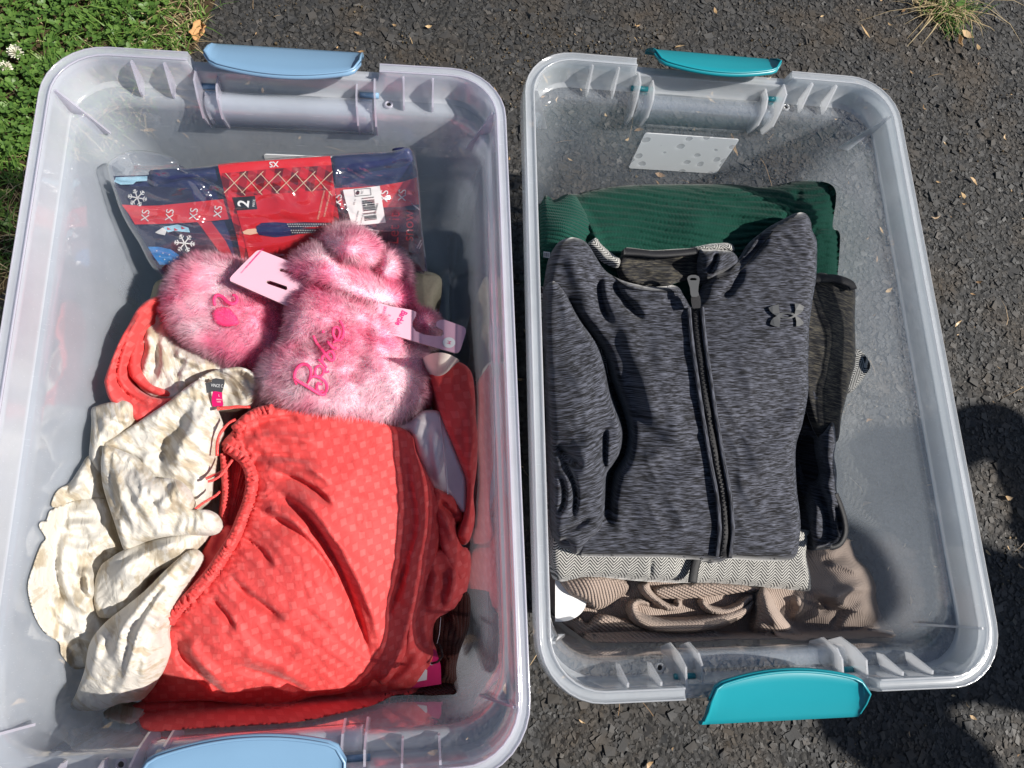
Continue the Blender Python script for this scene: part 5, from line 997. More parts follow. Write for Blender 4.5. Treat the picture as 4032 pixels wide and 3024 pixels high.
# embroidery, raised satin stitch lying in the pile
def stitch(name, pts, w, key, parent, off=.0062):
    L = np.array(crom(s2(pts), False, 7)); z = SURF[key](L)+off; P = unp(L[:, 0], L[:, 1], z); k = len(P)
    return tube(name, P, w, M['embroid'], parent, 8, .6, lambda t: .75+.25*math.sin(math.pi*min(1, max(0, t))))
wrd = {'B': [[(952, 1090), (985, 1112), (1050, 1150), (1110, 1188), (1148, 1200), (1160, 1190)], [(965, 1130), (950, 1080), (965, 1025), (1005, 993), (1045, 1005), (1062, 1045), (1052, 1095), (1035, 1120)], [(1040, 1115), (1065, 1080), (1100, 1075), (1145, 1100), (1168, 1140), (1160, 1180), (1135, 1195)], [(1135, 1130), (1110, 1120), (1098, 1150), (1118, 1180), (1145, 1170)]],
       'a': [[(1150, 1035), (1128, 1005), (1098, 1015), (1088, 1055), (1110, 1080), (1140, 1060), (1152, 1020), (1165, 1050), (1185, 1040)]],
       'r': [[(1110, 960), (1140, 985), (1168, 1020)], [(1140, 985), (1135, 950), (1155, 930), (1175, 940)]],
       'b': [[(1078, 800), (1100, 850), (1140, 905), (1190, 965), (1212, 962), (1215, 930), (1195, 905), (1172, 915), (1160, 940)]],
       'i': [[(1170, 838), (1195, 868), (1220, 892), (1235, 880)], [(1138, 768), (1146, 778), (1150, 784)]],
       'e': [[(1205, 850), (1240, 825), (1255, 780), (1240, 748), (1215, 752), (1210, 790), (1232, 830), (1265, 825), (1280, 775), (1270, 725), (1250, 700)]]}
for ch, strokes in wrd.items():
    for q in strokes: stitch('embroidered_letter', q, .0016 if ch in 'Bb' else .0014, 'B', B_)
def patch(name, pts, key, off, mat, parent):
    return cloth(name, s2(pts), lambda P: SURF[key](P)+off, mat, parent, None, 7, (10, .0016), None, .004, (), (.0003, 14, .8, 3), seed=60)
patch('embroidered_mark', [(404, 655), (420, 625), (455, 612), (500, 618), (535, 645), (560, 680), (575, 715), (545, 728), (500, 735), (450, 728), (415, 700)], 'A', .0060, M['embroid'], A_)
stitch('embroidered_mark', [(418, 600), (412, 560), (432, 530), (470, 545), (500, 575), (540, 590), (566, 570), (560, 540), (535, 528)], .0019, 'A', A_)
# hanger card
hc_ = thing('hanger_card', (*at(1300, 1200, .27)[:2], .272), 'long pink cardboard slipper hanger lying across both slippers', 'hanger card')
CP = [at(*s2([(720, 232)])[0], .279), at(*s2([(525, 438)])[0], .279), at(*s2([(2090, 750)])[0], .273)]
CN = np.cross(CP[1]-CP[0], CP[2]-CP[0]); CN /= np.linalg.norm(CN); CN *= np.sign(CN[2])
def on_card(px, off=0.0):
    px = np.asarray(px, float); r = np.stack([(px[:, 0]-CX)/F, (px[:, 1]-CY)/F, np.ones(len(px))], 1) @ MW.T
    return CAM+r*(((CP[0]-CAM)@CN)/(r@CN))[:, None]+CN*off
ctop = plate('card_face', s2([(522, 436), (520, 418), (530, 402), (600, 330), (690, 242), (705, 232), (725, 229), (960, 322), (1200, 430), (1420, 555), (1600, 606), (1745, 632), (1768, 644), (1766, 668), (1745, 705), (1742, 740), (1765, 772), (1820, 795), (1890, 806), (1935, 806), (1952, 790), (1945, 765), (1918, 752), (1900, 738), (1902, 712), (1925, 697), (1960, 696), (2080, 740), (2098, 755), (2102, 780), (2065, 895), (2050, 915), (2025, 918), (1850, 868), (1640, 806), (1300, 720), (910, 606), (700, 515)]), on_card, .0010, M['card'], hc_, [s2([(760, 442), (768, 434), (790, 434), (900, 472), (905, 490), (895, 498), (775, 456)]), s2([(848, 360), (856, 353), (880, 356), (930, 374), (930, 388), (915, 386), (858, 372)])])
plate('card_core', s2([(522, 438), (520, 420), (530, 404), (600, 332), (690, 244), (705, 234), (725, 231), (960, 324), (1200, 432), (1420, 557), (1600, 608), (1743, 634), (1766, 646), (1764, 668), (1743, 705), (1740, 742), (1763, 774), (1820, 797), (1890, 808), (1937, 808), (1954, 790), (1947, 763), (1920, 750), (1902, 738), (1904, 714), (1925, 699), (1960, 698), (2078, 742), (2096, 757), (2100, 781), (2064, 894), (2049, 914), (2025, 917), (1850, 867), (1640, 805), (1300, 719), (910, 605), (700, 514)]), lambda Q, o: on_card(Q, o-.00102), .0022, M['cardedge'], hc_, [s2([(759, 443), (767, 433), (791, 433), (901, 471), (906, 490), (896, 499), (775, 457)]), s2([(847, 360), (856, 352), (881, 355), (931, 373), (931, 389), (915, 387), (857, 373)])])
ca = math.radians(112)
def ctext(s, o, h, a, mat, off=.0006, ls=.72, bold=0):
    return lettering('lettering', s, s2([o])[0], np.array((math.cos(a), math.sin(a)))*h*ls/1.7015, np.array((math.sin(a), -math.cos(a)))*h/1.7015, on_card, off, mat, hc_, bold)
ctext('Barbie', (1668, 688), 58, math.radians(118), M['pinkink'], bold=.02); ctext('X', (1590, 668), 26, math.radians(110), M['pinkink']); ctext('SKINNYD', (1552, 648), 28, math.radians(105), M['pinkink'])
for i, s_ in enumerate(('WARNING: THIS IS NOT A TOY', 'BARBIE TRADEMARKS ARE OWNED', 'MADE IN CHINA  KEEP AWAY FROM FIRE')): ctext(s_, (700-i*24, 268+i*26), 13, math.radians(132), M['pinkink'])
cc = s2([(1987, 850)])[0]; v = on_card(np.array([(cc[0]+25*math.cos(a), cc[1]+21*math.sin(a)) for a in np.linspace(0, 2*np.pi, 24, endpoint=False)]), .0006)
link_mesh('size_dot', v, [tuple(range(24))], M['white'], hc_, False); ctext('M', (1987, 850), 40, math.radians(105), M['pinkink'], .0011)

# ------------------------------------------------------------------ things in the right tote
# tan cardigan
tn = thing('tan_cardigan', base_of(2800, 2450, .15), 'crumpled tan ribbed knit cardigan at the front of the right tote', 'cardigan')
cloth('body', z6([(205, 150), (500, 150), (1200, 100), (1440, 125), (1472, 160), (1492, 212), (1542, 262), (1577, 335), (1577, 385), (1602, 462), (1642, 512), (1670, 572), (1660, 590), (1550, 592), (1400, 592), (1300, 606), (1100, 606), (900, 597), (750, 602), (600, 592), (450, 592), (350, 570), (300, 530), (282, 475), (240, 400)]), zz(z6, [(205, 150, .19), (1440, 130, .215), (1577, 360, .225), (1665, 580, .215), (1300, 600, .200), (900, 597, .195), (450, 590, .190), (282, 475, .195), (700, 350, .215), (1200, 350, .222), (1450, 350, .235)]), M['tan'], tn, RT, 9, (40, .016), .012, .02,
      fd(z6, [([(1290, 160), (1380, 190), (1440, 150)], .008, 20), ([(1300, 370), (1400, 380), (1480, 350), (1565, 345)], .010, 26, .5), ([(1310, 400), (1400, 440), (1400, 530)], -.012, 26), ([(1440, 540), (1400, 430), (1460, 380)], .008, 26), ([(1080, 340), (1110, 440), (1200, 540), (1300, 600)], .012, 34, .5), ([(1230, 360), (1250, 440), (1200, 480)], .008, 18), ([(1640, 540), (1560, 460), (1480, 420)], .004, 30), ([(940, 540), (1020, 590), (1200, 590)], -.008, 14), ([(1350, 240), (1440, 250), (1520, 290)], .007, 24, .5), ([(1560, 400), (1480, 450), (1420, 560)], .005, 30, .7), ([(1620, 520), (1540, 520), (1450, 580)], .006, 18, .5)]), (.0026, 70, .5, 2.5), .2, seed=71)
cloth('ribbed_hem', z6([(345, 500), (400, 460), (500, 480), (620, 520), (800, 525), (935, 522), (925, 560), (880, 600), (750, 602), (600, 592), (450, 592), (352, 572), (300, 535), (285, 480), (310, 470)]), zz(z6, [(345, 500, .212), (620, 525, .212), (935, 525, .208), (880, 600, .196), (450, 590, .196), (290, 480, .205)]), M['tan_rib'], tn, RT, 9, (28, .010), None, .02, fd(z6, [([(340, 490), (350, 540), (400, 580)], .006, 18)]), (.0014, 60, .2, 2), .1, seed=72)
cloth('cuff', z6([(215, 300), (300, 292), (420, 292), (500, 310), (525, 345), (480, 385), (420, 425), (372, 435), (330, 400), (270, 375), (240, 345)]), zz(z6, [(215, 300, .215), (500, 310, .222), (372, 435, .212), (340, 350, .228)]), M['tan_rib'], tn, RT, 8, (22, .010), None, .03, (), (.0012, 50, .6, 2), -.35, seed=73)
cloth('rolled_edge', strip_outline(z6([(1050, 395), (1025, 430), (960, 460), (880, 490), (760, 505), (640, 500), (560, 470), (535, 425), (555, 400), (610, 410)]), [20, 46, 60, 62, 58, 56, 54, 46, 34, 20]), zz(z6, [(1050, 400, .228), (880, 490, .232), (560, 470, .230), (600, 410, .222)]), M['tan'], tn, RT, 7, (26, .014), None, .02, (), (.0008, 40, .3, 3), .9, seed=74)
cloth('button_band', z6([(630, 345), (760, 325), (900, 322), (1080, 340), (1060, 362), (900, 375), (760, 392), (650, 385)]), zz(z6, [(630, 345, .226), (1080, 345, .228), (760, 392, .222)]), M['tan_rib'], tn, RT, 8, (16, .008), None, .02, (), (.001, 40, .1, 3), .3, seed=75)
cloth('pocket_fold', strip_outline(z6([(585, 325), (600, 360), (640, 395), (690, 425), (735, 420), (725, 395)]), [36, 30, 24, 26, 22, 12]), zz(z6, [(585, 325, .228), (700, 425, .228)]), M['tan'], tn, RT, 7, (12, .007), None, .02, (), None, .5, seed=76)
cloth('tie', strip_outline(z6([(830, 395), (860, 430), (930, 445), (990, 425), (1030, 390), (1050, 385)]), [16, 26, 30, 28, 26, 22]), zz(z6, [(830, 395, .226), (1040, 390, .232)]), M['tan'], tn, RT, 7, (12, .007), None, .02, (), None, .5, seed=77)
cloth('shoulder', z6([(1060, 400), (1075, 350), (1110, 345), (1150, 420), (1200, 490), (1260, 540), (1310, 590), (1290, 606), (1180, 560), (1090, 545), (1050, 520), (1060, 460)]), zz(z6, [(1080, 350, .238), (1310, 595, .212), (1060, 500, .228), (1150, 480, .242)]), M['tan'], tn, RT, 8, (34, .014), None, .03, fd(z6, [([(1095, 360), (1120, 450), (1180, 530)], .005, 18)]), (.001, 40, 1, 3), .6, seed=78)
wt = thing('round_tag', (*at(2195, 2365, .2)[:2], .21), 'round white tag sticking out beside the tan cuff', 'tag')
plate('disc', [(2205+105*math.cos(a), 2362+86*math.sin(a)) for a in np.linspace(-1.75, 1.75, 30)], lambda Q, o: unp(Q[:, 0], Q[:, 1], clamp_ray(RT, Q, np.full(len(Q), .208), .006)+o), .0008, M['white'], wt)
# herringbone jacket
hb = thing('herringbone_jacket', base_of(2700, 1700, .15, .19), 'grey and white herringbone wool jacket folded under the heather jacket', 'jacket')
cloth('front_edge', z6([(195, 120), (300, 110), (700, 100), (1240, 90), (1282, 128), (1278, 200), (1296, 285), (1305, 345), (1288, 362), (1190, 350), (1100, 342), (1000, 332), (820, 322), (600, 312), (480, 302), (350, 299), (205, 302)]), zz(z6, [(195, 120, .245), (700, 105, .245), (1280, 130, .248), (1300, 345, .236), (820, 322, .232), (205, 300, .230), (700, 220, .248)]), M['herring'], hb, RT, 8, (34, .012), None, .03, fd(z6, [([(617, 215), (612, 310)], -.003, 5), ([(1285, 130), (1270, 220), (1300, 330)], .003, 14)]), (.001, 80, .1, 3), 0.0, seed=81)
ribbon('placket', z6([(812, 215), (800, 260), (790, 322)]), 36, lambda Q: np.full(len(Q), .2475), .0015, M['black'], hb, .002, 8)
cloth('hem_corner', z5([(1430, 560), (1495, 515), (1552, 578), (1530, 632), (1470, 702), (1430, 660)]), zz(z5, [(1495, 515, .252), (1552, 578, .250), (1470, 700, .250)]), M['herring'], hb, RT, 8, (12, .004), None, .02, (), None, -.6, seed=85)
cloth('folded_body', z5([(165, 100), (700, 90), (1200, 60), (1230, 400), (1230, 700), (1190, 900), (1190, 1300), (600, 1360), (200, 1340)]), zz(z5, [(165, 100, .222), (1300, 60, .222), (1545, 578, .246), (1280, 900, .215), (1280, 1300, .215), (200, 1340, .222), (700, 700, .225)]), M['herring'], hb, RT, 14, (24, .008), .10, .02, (), (.002, 90, .4, 3), -.6, seed=82)
cloth('collar_corner', hc([(600, 230), (640, 175), (690, 158), (730, 215), (800, 280), (880, 345), (945, 390), (930, 455), (850, 430), (760, 385), (690, 310), (640, 260)]), zz(hc, [(600, 230, .262), (690, 160, .262), (940, 400, .266)]), M['herring'], hb, RT, 7, (14, .006), None, .015, (), (.0015, 30, .8, 2), .8, seed=83)
cloth('collar_corner', hc([(1690, 270), (1760, 250), (1900, 225), (2050, 212), (2150, 220), (2190, 270), (2170, 310), (2050, 300), (1900, 300), (1760, 290)]), zz(hc, [(1690, 270, .256), (2150, 220, .262), (2100, 300, .262)]), M['herring'], hb, RT, 7, (14, .006), None, .015, (), (.0015, 30, .8, 2), .2, seed=84)
# green sweater
gs = thing('green_sweater', base_of(2750, 900, .12), 'dark green chunky ribbed knit sweater folded at the back of the right tote', 'sweater')
cloth('body', z4([(148, 760), (200, 748), (250, 724), (300, 722), (340, 710), (450, 690), (600, 682), (800, 680), (950, 680), (1070, 692), (1150, 685), (1230, 668), (1300, 665), (1370, 675), (1402, 702), (1406, 752), (1392, 862), (1417, 882), (1424, 922), (1412, 1080), (1395, 1180), (1200, 1250), (600, 1220), (150, 1150)]), zz(z4, [(148, 760, .205), (450, 690, .205), (800, 680, .208), (1230, 668, .222), (1400, 720, .240), (1420, 920, .245), (1395, 1180, .238), (800, 1200, .235), (150, 1150, .225), (800, 850, .245), (1250, 800, .256), (400, 900, .240)]), M['green'], gs, RT, 6, (46, .022), .012, .02,
      fd(z4, [([(280, 740), (330, 820), (380, 920), (400, 1000)], .007, 18, .5), ([(850, 800), (1000, 800), (1150, 840), (1240, 860)], .004, 30), ([(1240, 680), (1235, 760), (1180, 860)], -.005, 20), ([(1390, 862), (1340, 870), (1290, 890)], -.008, 12, 2)]), (.0020, 110, .15, 2.5), -.12, seed=91, extra=lambda P: .0036*np.abs(np.sin(np.pi*(P[:, 1]-.10*P[:, 0]+26*vnoise(P[:, 0]/190, P[:, 1]/120, 2)+30*np.clip((P[:, 0]-3130)/120, 0, 1))/25))**.7)
cloth('cuff', z4([(140, 765), (200, 750), (250, 726), (290, 732), (320, 780), (350, 830), (378, 895), (350, 920), (300, 960), (220, 985), (140, 990)]), zz(z4, [(140, 765, .225), (290, 735, .232), (378, 895, .240), (140, 980, .235), (240, 860, .252)]), M['green_cuff'], gs, RT, 8, (34, .016), None, .04, fd(z4, [([(300, 740), (340, 820), (372, 890)], .004, 12)]), (.0015, 50, -.1, 3), -.15, seed=92)
bt = thing('barcode_tag', (*at(2150, 1005, .25)[:2], .25), 'small white barcode tag at the left wall below the green cuff', 'tag')
plate('paper', [(2140, 990), (2166, 993), (2164, 1016), (2140, 1012)], lambda Q, o: unp(Q[:, 0], Q[:, 1], clamp_ray(RT, Q, np.full(len(Q), .262), .005)+o), .0006, M['white'], bt)
multi('barcode', [[(x, 992+.1*(x-2120)), (x+w_, 992+.1*(x-2120)), (x+w_, 1008+.1*(x-2120)), (x, 1008+.1*(x-2120))] for x, w_ in ((2142, 2), (2146, 1), (2149, 3), (2154, 1), (2157, 2), (2161, 1))], lambda q: q, lambda Q, o: unp(Q[:, 0], Q[:, 1], clamp_ray(RT, Q, np.full(len(Q), .262), .005)+o), .0006, M['ink'], bt)
# heather jacket
jk = thing('heather_jacket', base_of(2650, 1550, .2, .24), 'charcoal heather fleece zip jacket folded on top of the pile', 'jacket')
cloth('sleeve_lower', hr([(795, 150), (840, 200), (880, 290), (930, 410), (985, 500), (1010, 600), (1018, 720), (1005, 820), (1025, 950), (1025, 1100), (1060, 1230), (1095, 1350), (1100, 1450), (1060, 1540), (990, 1575), (920, 1580), (840, 1580), (815, 1500), (790, 1350), (740, 1150), (700, 1000), (690, 760), (740, 600), (760, 400), (770, 250)]), zz(hr, [(795, 150, .262), (985, 500, .270), (1020, 900, .268), (1095, 1400, .262), (900, 1580, .252), (740, 1150, .250), (700, 800, .245), (930, 750, .272), (920, 1250, .274), (800, 600, .245)]), M['heather'], jk, RT, 8, (36, .016), None, .05,
      fd(hr, [([(700, 740), (790, 880), (860, 1050), (930, 1230), (960, 1450), (970, 1575)], -.014, 22, 1.4), ([(770, 420), (850, 520), (960, 620)], -.024, 46, .6), ([(780, 560), (800, 740), (830, 900), (880, 1080)], -.028, 40), ([(740, 600), (730, 800), (760, 1000), (770, 1250), (790, 1450)], -.02, 30), ([(990, 1180), (1030, 1300), (1050, 1480)], -.006, 10)]), (.0014, 60, 1.3, 2.5), -.18, seed=101)
ribbon('cuff_binding', hr([(1015, 1130), (1060, 1240), (1090, 1350), (1094, 1450), (1058, 1530), (1000, 1562), (975, 1560)]), 24, lambda Q: clamp_ray(RT, Q, np.full(len(Q), .264)), .0030, M['black'], jk, .004, 8)
cloth('sleeve_upper', z5([(1310, 205), (1400, 203), (1475, 228), (1489, 270), (1487, 400), (1490, 560), (1472, 640), (1432, 800), (1412, 912), (1350, 900), (1300, 800), (1270, 640), (1270, 400)]), zz(z5, [(1310, 205, .262), (1480, 240, .256), (1488, 500, .258), (1412, 910, .254), (1280, 700, .258), (1380, 450, .266)]), M['heather_in'], jk, RT, 9, (18, .005), None, .014, fd(z5, [([(1400, 300), (1380, 500), (1340, 700)], .004, 40)]), (.0010, 70, 1.3, 3), -.25, seed=102)
ribbon('hem_binding', z5([(1316, 216), (1400, 214), (1465, 236), (1480, 262)]), 32, lambda Q: clamp_ray(RT, Q, np.full(len(Q), .2655)), .0010, M['black'], jk, .003, 8)
BODYZ = zz(z5, [(170, 200, .272), (270, 45, .286), (440, 200, .272), (720, 245, .274), (850, 215, .276), (1000, 120, .282), (1295, -30, .296), (1322, 100, .290), (1290, 430, .284), (1285, 700, .284), (1235, 950, .280), (1250, 1250, .276), (1220, 1400, .266), (900, 1420, .268), (500, 1400, .266), (320, 1390, .262), (200, 1250, .262), (165, 700, .268), (700, 700, .290), (1050, 600, .294), (700, 1100, .288), (1050, 1100, .288)])
cloth('body', z5([(160, 300), (170, 190), (186, 110), (216, 60), (270, 38), (330, 55), (372, 112), (402, 162), (440, 197), (520, 232), (620, 248), (720, 246), (755, 290), (790, 335), (830, 300), (848, 240), (880, 195), (940, 168), (1010, 110), (1050, 50), (1108, 0), (1170, -35), (1230, -65), (1275, -65), (1298, -30), (1303, 5), (1324, 60), (1322, 200), (1307, 300), (1292, 430), (1287, 600), (1287, 700), (1264, 830), (1234, 940), (1237, 1100), (1252, 1230), (1252, 1310), (1225, 1412), (1100, 1420), (960, 1412), (900, 1432), (840, 1422), (700, 1410), (500, 1408), (320, 1402), (290, 1378), (205, 1330), (180, 1000), (165, 600)]), BODYZ, M['heather'], jk, RT, 8, (40, .018), None, .040,
      fd(z5, [([(215, 250), (310, 400), (400, 530), (440, 660), (490, 800), (505, 880), (490, 970), (445, 1050), (430, 1160), (428, 1260), (400, 1310)], -.034, 22, 1.3), ([(405, 185), (392, 250), (405, 330), (450, 420)], -.009, 15, 1.5), ([(440, 200), (470, 265), (520, 330), (590, 400)], -.009, 15, 1.5), ([(520, 310), (600, 320), (700, 280)], .003, 20), ([(450, 205), (560, 262), (720, 272)], .004, 10), ([(570, 560), (620, 760), (700, 900), (690, 1010)], .004, 52, .8), ([(480, 1020), (600, 1000), (690, 940)], .005, 30), ([(1250, 760), (1120, 800), (960, 830)], -.004, 40), ([(1240, 930), (1130, 980), (1040, 1060)], .004, 44), ([(960, 160), (1020, 130), (1080, 60), (1120, 10)], -.006, 10, 2), ([(1010, 150), (970, 240), (890, 320)], -.005, 18), ([(1060, 860), (1040, 1040), (1000, 1200)], .003, 60), ([(270, 60), (300, 200), (380, 380)], .006, 40), ([(470, 330), (540, 520), (600, 720), (640, 900)], .0055, 55, .7), ([(640, 380), (660, 600), (720, 820), (760, 1000)], .004, 50, .7)]), (.0016, 80, 1.1, 2.2), .03, seed=103, key='J')
cloth('sleeve', z5([(160, 290), (190, 222), (235, 258), (300, 380), (375, 490), (412, 590), (440, 720), (480, 830), (490, 890), (478, 960), (450, 1010), (422, 1055), (416, 1150), (412, 1230), (402, 1290), (345, 1345), (300, 1392), (250, 1340), (205, 1310), (185, 1000), (165, 600)]), zz(z5, [(165, 300, .278), (235, 260, .286), (412, 590, .288), (490, 890, .290), (416, 1150, .288), (340, 1350, .272), (205, 1300, .276), (180, 900, .285), (300, 700, .306), (330, 1050, .304)]), M['heather'], jk, RT, 8, (36, .018), None, .030,
      fd(z5, [([(420, 840), (415, 950), (418, 1060)], -.008, 8, 2.0), ([(440, 800), (480, 860), (470, 950)], .004, 20), ([(205, 960), (250, 1010), (285, 1090), (292, 1170), (275, 1260)], -.008, 8, 2.0), ([(205, 1040), (240, 1090), (240, 1180), (205, 1240)], -.007, 7, 2.0), ([(200, 920), (260, 980), (330, 1020)], -.008, 16), ([(390, 860), (330, 960), (340, 1100)], .004, 40), ([(210, 560), (300, 620), (400, 640)], .003, 40), ([(205, 1290), (280, 1280), (360, 1230)], -.005, 8, 2)]), (.0014, 60, 1.2, 2.5), .30, seed=104)
cloth('back_collar', hc([(945, 390), (975, 330), (1000, 265), (1100, 268), (1300, 290), (1600, 275), (1800, 270), (1900, 290), (1880, 480), (1780, 560), (1560, 620), (1440, 690), (1200, 680), (1000, 600), (930, 470)]), zz(hc, [(945, 390, .262), (1000, 268, .270), (1800, 272, .270), (1880, 480, .258), (1440, 680, .262), (1000, 590, .260), (1350, 450, .252)]), M['heather_in'], jk, RT, 8, (14, .005), None, .02, fd(hc, [([(1010, 370), (1300, 385), (1700, 360)], .0035, 8), ([(1200, 530), (1400, 520), (1550, 520)], .006, 14)]), (.0012, 50, .1, 3), .02, seed=105)
ribbon('collar_binding', hc([(985, 310), (1150, 318), (1350, 335), (1600, 322), (1790, 300)]), 26, lambda Q: np.full(len(Q), .2715), .001, M['black'], jk, .003, 8)
cloth('front_collar', hc([(1800, 300), (1900, 285), (2050, 290), (2170, 310), (2230, 400), (2150, 470), (2010, 540), (1930, 600), (1850, 600), (1830, 480)]), zz(hc, [(1800, 300, .276), (2170, 320, .280), (1900, 590, .276), (2000, 430, .290)]), M['heather'], jk, RT, 8, (22, .010), None, .03, fd(hc, [([(1990, 300), (1980, 420), (1900, 560)], -.008, 8, 1.6)]), (.001, 40, 1, 2), .5, seed=106)
for sp in ([(452, 206), (520, 252), (620, 268), (720, 268)], [(905, 215), (1000, 175), (1080, 80), (1140, 10)], [(330, 1392), (600, 1392), (840, 1402)], [(985, 1398), (1100, 1402), (1215, 1390)]):
    ribbon('seam', z5(sp), 4, lambda Q: SURF['J'](np.asarray(Q, float)), .0006, M['black'], jk, .001, 8)
# zip
zp = z5([(803, 338), (812, 450), (832, 600), (862, 800), (896, 1000), (924, 1150), (934, 1280), (932, 1330), (922, 1410)])
jz = lambda Q: SURF['J'](np.asarray(Q, float))
ribbon('zip_tape', zp, 30, jz, .0018, M['black'], jk, .002, 9)
for s_, w_ in ((-25, 17), (27, 17)):
    L = crom(zp, False, 12); t = np.gradient(L, axis=0); t /= np.linalg.norm(t, axis=1)[:, None]; ribbon('zip_welt', L+np.stack([-t[:, 1], t[:, 0]], 1)*-s_, w_, jz, .0042, M['heather'], jk, .004, 10)
L = crom(zp, False, 9); V = []; zt = jz(L)+.0032; Pz = unp(L[:, 0], L[:, 1], zt); T_ = np.gradient(Pz, axis=0); T_ /= np.linalg.norm(T_, axis=1)[:, None]; S_ = np.cross(T_, [0, 0, 1.]); S_ /= np.linalg.norm(S_, axis=1)[:, None]
CUBE = np.array([(x, y, z) for z in (-1, 1) for y in (-1, 1) for x in (-1, 1)], float); CF = [(0, 2, 3, 1), (4, 5, 7, 6), (0, 1, 5, 4), (2, 6, 7, 3), (0, 4, 6, 2), (1, 3, 7, 5)]
for i in range(len(L)):
    sgn = 1 if i % 2 else -1; V.append([Pz[i]+S_[i]*(sgn*.0006+c[0]*.0013)+T_[i]*c[1]*.0006+np.array([0, 0, c[2]*.0006]) for c in CUBE])
zo = many('zip_teeth', np.array(V), CF, M['black'], jk); zo['kind'] = 'stuff'
zzp = lambda Q, o: unp(Q[:, 0], Q[:, 1], .2945+o)
pl_ = plate('zip_puller', hc([(1675, 600), (1685, 575), (1720, 560), (1765, 560), (1800, 575), (1812, 605), (1800, 680), (1795, 740), (1805, 780), (1775, 800), (1725, 800), (1712, 770), (1705, 700), (1690, 650)]), zzp, .0022, M['rubber'], jk, [hc([(1700, 605), (1720, 592), (1760, 592), (1785, 605), (1770, 618), (1715, 618)])])
plate('zip_slider', hc([(1715, 770), (1780, 760), (1815, 790), (1825, 860), (1818, 920), (1735, 925), (1720, 860)]), lambda Q, o: unp(Q[:, 0], Q[:, 1], .2915+o), .004, M['black'], jk)
# rubber emblem on the chest: two crossed arcs
lg = Z(2550, 1000, 2.4578); jo = lambda Q, o: unp(Q[:, 0], Q[:, 1], jz(Q)+.0032+o)
plate('chest_emblem', lg([(1170, 520), (1210, 500), (1268, 488), (1272, 540), (1280, 572), (1310, 566), (1350, 564), (1400, 570), (1424, 580), (1432, 540), (1424, 478), (1470, 482), (1515, 508), (1505, 545), (1480, 575), (1440, 598), (1480, 625), (1510, 660), (1508, 678), (1475, 695), (1440, 702), (1440, 650), (1430, 608), (1400, 620), (1350, 628), (1305, 624), (1285, 615), (1282, 660), (1278, 708), (1230, 700), (1185, 680), (1195, 645), (1215, 620), (1250, 600), (1210, 575), (1185, 550)]), jo, .0010, M['rubber'], jk, [lg([(1302, 596), (1325, 584), (1355, 580), (1390, 586), (1410, 597), (1390, 608), (1355, 613), (1325, 608)])])

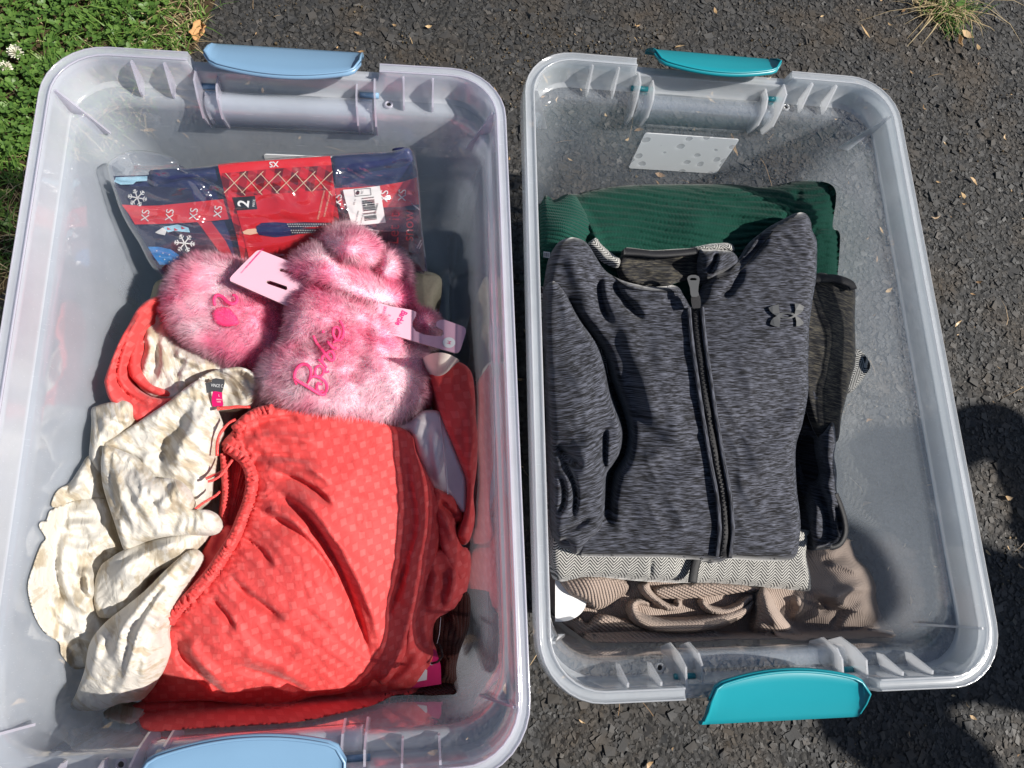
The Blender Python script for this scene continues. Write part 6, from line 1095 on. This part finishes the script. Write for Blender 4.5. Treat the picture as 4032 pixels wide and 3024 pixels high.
# ------------------------------------------------------------------ the person whose shadow falls in from the right
def person():
    X0, Y0 = 1.87, -.28
    t = thing('person', (X0, Y0, 0), 'person in dark shirt and jeans standing right of the totes, hands on hips', 'person')
    M['pskin'] = plain('skin', (.55, .33, .24), .5, .4); M['pshirt'] = plain('dark_shirt', (.05, .06, .09), .8, .2, .2, 300, .4); M['pjean'] = plain('blue_jeans', (.06, .09, .16), .8, .2, .3, 400, .5); M['phair'] = plain('brown_hair', (.06, .035, .02), .5, .4, .3, 300, .6); M['pshoe'] = plain('white_shoes', (.6, .6, .6), .6, .3)
    def skin(name, verts, edges, rad, mat, sub=2):
        me = bpy.data.meshes.new(name); me.from_pydata([(X0+x, Y0+y, z) for x, y, z in verts], edges, []); me.update(); o = link_obj(name, me, mat, t)
        bpy.context.view_layer.update(); m = o.modifiers.new('skin', 'SKIN'); m.use_smooth_shade = True
        for i, r in enumerate(rad): me.skin_vertices[0].data[i].radius = r if isinstance(r, tuple) else (r, r)
        me.skin_vertices[0].data[0].use_root = True
        u = o.modifiers.new('sub', 'SUBSURF'); u.levels = u.render_levels = sub; return o
    v = [(0, 0, .86), (0, 0, 1.02), (.01, 0, 1.18), (.01, 0, 1.30), (0, 0, 1.37), (-.02, 0, 1.42), (-.03, 0, 1.50), (-.02, 0, 1.58)]; r = [(.15, .10), (.125, .09), (.14, .10), (.12, .085), (.055, .055), (.06, .065), (.075, .09), (.065, .075)]; e = [(i, i+1) for i in range(7)]
    for s in (-1, 1):
        b = len(v); v += [(.01, s*.15, 1.29), (.03, s*.24, 1.16), (.05, s*.31, 1.05), (-.02, s*.25, .98), (-.05, s*.19, .94), (-.07, s*.17, .93)]; r += [.055, .045, .040, .034, .026, (.035, .018)]; e += [(3, b)]+[(b+i, b+i+1) for i in range(5)]
        for k in range(5):
            f = len(v); v += [(-.085, s*(.185-.016*k), .930-.004*k), (-.105+.01*(k == 0), s*(.18-.016*k), .915-.004*k), (-.112+.015*(k == 0), s*(.175-.016*k), .895)]; r += [.010, .009, .008]; e += [(b+5, f), (f, f+1), (f+1, f+2)]
        b = len(v); v += [(0, s*.09, .80), (-.01, s*.10, .62), (-.015, s*.10, .46), (.0, s*.10, .30), (.01, s*.10, .09), (-.06, s*.105, .04), (-.13, s*.11, .03)]; r += [.085, .072, .055, .052, .038, .036, .028]; e += [(0, b)]+[(b+i, b+i+1) for i in range(6)]
    skin('body', v, e, r, M['pskin'])
    v = [(0, 0, .90), (0, 0, 1.02), (.01, 0, 1.18), (.01, 0, 1.31), (.01, -.15, 1.295), (.03, -.235, 1.17), (.01, .15, 1.295), (.03, .235, 1.17)]; skin('shirt', v, [(0, 1), (1, 2), (2, 3), (3, 4), (4, 5), (3, 6), (6, 7)], [(.165, .125), (.145, .11), (.16, .12), (.13, .095), .07, .062, .07, .062], M['pshirt'])
    v = [(0, 0, .88)]; e = []; r = [(.16, .12)]
    for s in (-1, 1): b = len(v); v += [(0, s*.09, .80), (-.01, s*.10, .62), (-.015, s*.10, .46), (0, s*.10, .30), (.01, s*.10, .11)]; r += [.1, .085, .070, .066, .060]; e += [(0, b)]+[(b+i, b+i+1) for i in range(4)]
    skin('jeans', v, e, r, M['pjean'])
    skin('hair', [(.02, 0, 1.50), (.01, 0, 1.58), (-.01, 0, 1.63)], [(0, 1), (1, 2)], [(.085, .09), (.09, .095), (.07, .07)], M['phair'])
    for s in (-1, 1):
        skin('shoe', [(.03, s*.10, .045), (-.06, s*.105, .04), (-.14, s*.11, .032)], [(0, 1), (1, 2)], [.046, .044, .036], M['pshoe'])
    skin('nose', [(-.105, 0, 1.50), (-.125, 0, 1.48)], [(0, 1)], [.012, .012], M['pskin'], 1)
    for s in (-1, 1): skin('eye', [(-.108, s*.032, 1.515), (-.112, s*.032, 1.515)], [(0, 1)], [.010, .006], M['ink'], 1)
    skin('mouth', [(-.110, -.02, 1.445), (-.116, 0, 1.443), (-.110, .02, 1.445)], [(0, 1), (1, 2)], [.005, .006, .005], M['pinkink'], 1)
person()
